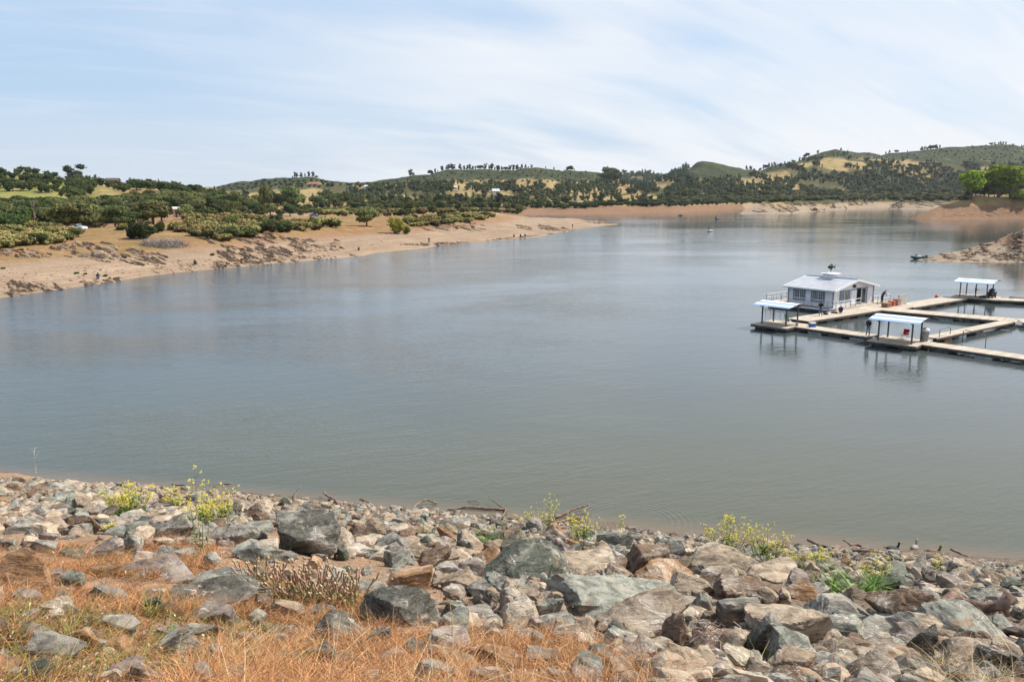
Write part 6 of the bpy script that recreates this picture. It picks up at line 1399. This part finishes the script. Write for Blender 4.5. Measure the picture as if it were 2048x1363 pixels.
# purple fiddlenecks: curled fuzzy heads on many short stems
M_FID = pm('fiddleneck_purple', (.40, .25, .18), .85, var=.3, sc=25.); M_FTIP = pm('fiddleneck_tip', (.48, .40, .22), .85, var=.3, sc=25.)
for i, (x, y, hpx, wpx, ns, lab) in enumerate(((560, 1200, 88, 95, 46, 'purple fuzzy headed weed clump, left part'), (632, 1212, 92, 100, 60, 'purple fuzzy headed weed clump, thickest middle part'), (700, 1218, 80, 80, 34, 'purple fuzzy headed weed clump, right part'), (500, 1180, 60, 50, 18, 'small purple fuzzy weeds at the left end of their clump'))):
    p = fg_at(x, y); u = 1/fg_ppm(p); r = random.Random(60+i); root = empty('fiddleneck', tuple(p), 0, lab, 'wildflower', 'purple fiddleneck weeds'); a_ = MB(); b_ = MB(); c_ = MB()
    for _ in range(ns):
        bx, by_ = r.gauss(0, wpx*u*.28), r.gauss(0, wpx*u*.2); h = hpx*u*r.uniform(.3, 1.0); lx, ly = r.gauss(0, .13), r.gauss(0, .08)
        base = np.array((bx, by_, float(gz(p[0]+bx, p[1]+by_))-p[2])); t_ = base+np.array((lx, ly, h)); m_ = base*.35+t_*.65+np.array((lx*-.1, 0, 0))
        a_.tube([base, m_], [.004, .004], 3, cap=False); b_.tube([m_, (m_+t_)/2+(lx*.1, 0, 0), t_], [.008, .011, .010], 5); c_.tube([t_, t_+np.array((.012*(1 if lx > 0 else -1), 0, .012)), t_+np.array((.028*(1 if lx > 0 else -1), 0, -.004))], [.012, .014, .008], 5)
    [tag(q, kind='stuff') for q in (a_.build('stems', M_STEM, root), b_.build('heads', M_FID, root), c_.build('curled_tips', M_FTIP, root))]
    link('leaves', tufts('leaves', [(np.array((r.gauss(0, wpx*u*.28), r.gauss(0, wpx*u*.2), r.uniform(0, .15))), 1) for _ in range(ns)], 7, (.05, .16), (.26, .22, .09), (.42, .30, .15), wd=.006, lean=.9, seed=i, mat=M_WEED), root)
# roots hanging over stones
for i, (x, y, w) in enumerate(((1010, 1232, 70), (1415, 1300, 52))):
    p = fg_at(x, y); u = 1/fg_ppm(p); r = random.Random(i+5); m = MB()
    for _ in range(46):
        q = np.array((r.gauss(0, w*u*.3), -.12+r.gauss(0, .08), r.uniform(.18, .42))); pts = [q]
        for k in range(4): q = q+np.array((r.gauss(0, .05), r.gauss(-.01, .03), r.gauss(-.045, .03))); pts.append(q)
        m.tube(pts, [.005, .004, .004, .003, .002], 3, cap=False)
    o = m.build('dead_roots', pm('root_grey', (.33, .25, .22), .9), None, loc=tuple(p)); tag(o, ('tangle of dead roots in front of the cracked green block', 'tangle of dead roots hanging over the root covered stone')[i], 'roots')

# ------------------------------------------------------------------ driftwood, birds
g = NT('driftwood', .85, .2); v = g.pos(); g.col(g.mix(g.mr(g.noise(g.pos((1, 1, 1)), 6, 5, .6), .35, .65), (.10, .06, .045), (.27, .19, .15))); g.bump(g.noise(v, 20, 4), .8, .02); M_DRIFT = g.m
def drift(lines, label, lift=.06):
    m = MB(); o0 = None
    for pts, r0, r1 in lines:
        P3 = []
        for k, q in enumerate(pts):
            x, y = q[:2]; p = fg_at(x, y) if y > shore_y(x)+2 else at_z(x, y, 0); p = np.array(p); p[2] = max(p[2], 0)+lift+(q[2] if len(q) > 2 else 0)
            P3.append(p)
        D_ = []
        for a, b in zip(P3[:-1], P3[1:]): D_ += [a, (a*2+b)/3+rr_.normal(0, .025, 3), (a+2*b)/3+rr_.normal(0, .025, 3)]
        D_.append(P3[-1])
        if o0 is None: o0 = P3[0].copy()
        n = len(D_); m.tube([q-o0 for q in D_], [r0+(r1-r0)*k/(n-1) for k in range(n)], 7)
    tag(m.build('driftwood', M_DRIFT, None, smooth=True, loc=tuple(o0)), label, 'driftwood')
drift([([(648, 993, .2), (662, 1001, .1), (680, 1014)], .05, .06), ([(655, 998, .1), (650, 990, .3)], .03, .015)], 'short forked stick poking up from the rocks left of centre')
drift([([(688, 1004), (704, 1013)], .03, .02)], 'tiny stick just right of the short forked one')
drift([([(720, 998), (738, 1004)], .05, .04)], 'dark stub floating just off the rocks left of centre', .0)
drift([([(588, 1000), (592, 990, .1), (602, 984, .3)], .03, .02)], 'small hooked twig standing at the waterline above the layered boulder')
drift([([(820, 1024), (838, 1012, .1), (852, 1007, .15), (874, 1007)], .05, .04)], 'arched branch end beside the water at centre left')
drift([([(895, 1021), (930, 1016), (975, 1019), (1012, 1020)], .035, .06), ([(1012, 1020), (976, 1005, .2)], .04, .015), ([(1012, 1020), (998, 1044)], .05, .03), ([(936, 1003), (960, 1006)], .02, .02)], 'long thin fallen branch with a fork lying along the waterline at centre')
drift([([(1070, 1048), (1105, 1038), (1148, 1024, .1), (1180, 1018, .2)], .09, .03), ([(1105, 1050), (1140, 1040), (1160, 1038), (1166, 1048)], .06, .03)], 'thick pale fallen branch among mustard right of centre')
drift([([(344, 968), (372, 971), (392, 970)], .04, .03)], 'thin dark stick floating behind the tallest mustard', .0)
drift([([(418, 970), (440, 968), (466, 967)], .04, .03), ([(426, 974), (444, 972)], .03, .02)], 'thin dark stick floating right of the tallest mustard', .0)
drift([([(486, 988), (505, 993), (528, 997)], .07, .05)], 'brown log lying at the waterline above the rusty edged block')
drift([([(1616, 1087, .1), (1650, 1099), (1700, 1103), (1745, 1106), (1790, 1110), (1830, 1114)], .07, .06), ([(1745, 1104), (1715, 1098, .1), (1700, 1098, .1), (1685, 1092, .2)], .07, .03)], 'long forked driftwood log along the waterline at right', .08)
drift([([(1900, 1104, .1), (1925, 1112), (1958, 1126)], .05, .06)], 'straight stick sloping into the rocks near the right frame edge')
def root_piece(pts, label, R0):
    m = MB(); o0 = np.array(fg_at(*pts[0][0][:2]))
    for L_, r0, r1 in [(q, a, b) for q, a, b in zip(pts, [x[0] for x in R0], [x[1] for x in R0])]:
        P3 = []
        for x, y, Y in L_: P3.append(at_y(x, y, Y))
        n = len(P3); m.tube([q-o0 for q in P3], [r0+(r1-r0)*k/max(1, n-1) for k in range(n)], 8)
    tag(m.build('driftwood', M_DRIFT, None, smooth=True, loc=tuple(o0)), label, 'driftwood')
Yk = float(fg_at(1880, 1240)[1])
root_piece([[(1878, 1255, Yk-.5), (1880, 1225, Yk-.3), (1890, 1205, Yk), (1905, 1190, Yk+.1), (1922, 1195, Yk+.1)]], 'pale twisted driftwood root on top of the big brown cube', [(.13, .05)])
root_piece([[(1900, 1214, Yk+.6), (1940, 1206, Yk+.6), (1975, 1215, Yk+.5), (2005, 1208, Yk+.4), (2022, 1188, Yk+.4)], [(2010, 1212, Yk+.4), (2016, 1232, Yk+.3)]], 'dark crooked driftwood stump lying behind the long green rock', [(.06, .10), (.07, .03)])
def duck(x, y, c1, rz, label):
    p = at_z(x, y, 0); o = empty('duck', tuple(p), rz, label, 'bird', 'ducks on the water by the rocks'); m = MB(); iv, if_ = ICO[3]; v = iv.copy(); v[:, 2] *= 1-.35*np.clip(v[:, 0], 0, 1); v = v*np.array((.30, .14, .12))
    v[:, 2] += np.clip(-iv[:, 0], 0, 1)**2*.06
    m.add(v+np.array((0, 0, .08)), if_); n = len(v); m.tube([(.2, 0, .1), (.27, 0, .2), (.28, 0, .30), (.30, 0, .33)], [.055, .04, .045, .05], 8); m.build('body', pm('duck'+str(c1), c1, .7), o, smooth=True)
    m = MB(); m.box((.39, 0, .32), (.1, .04, .02)); m.build('bill', pm('bill', (.3, .2, .05), .6), o); m = MB(); m.box((-.34, 0, .15), (.14, .09, .03), tilt=(0, .4, 0)); m.build('tail', pm('duck'+str(c1), c1, .7), o)
duck(1785, 1100, (.03, .03, .035), .2, 'black duck swimming beside the long driftwood log')
duck(1829, 1098, (.24, .21, .18), .9, 'pale duck swimming between the black and the brown duck')
duck(1867, 1106, (.14, .09, .06), .1, 'brown duck nearest the straight stick')

# ------------------------------------------------------------------ air
mb = MB(); mb.box((0, 1500, 44), (5600, 3500, 100)); hz = NT('air_haze'); hz.t.nodes.remove(hz.b)
vp = hz.n('ShaderNodeVolumePrincipled'); vp.inputs['Color'].default_value = (.80, .88, 1, 1); vp.inputs['Density'].default_value = .00004; vp.inputs['Anisotropy'].default_value = .3
hz.l(vp.outputs[0], hz.t.nodes['Material Output'].inputs['Volume'])
o = mb.build('haze', hz.m); tag(o, 'faint blue summer haze over the whole lake', 'haze', kind='stuff')
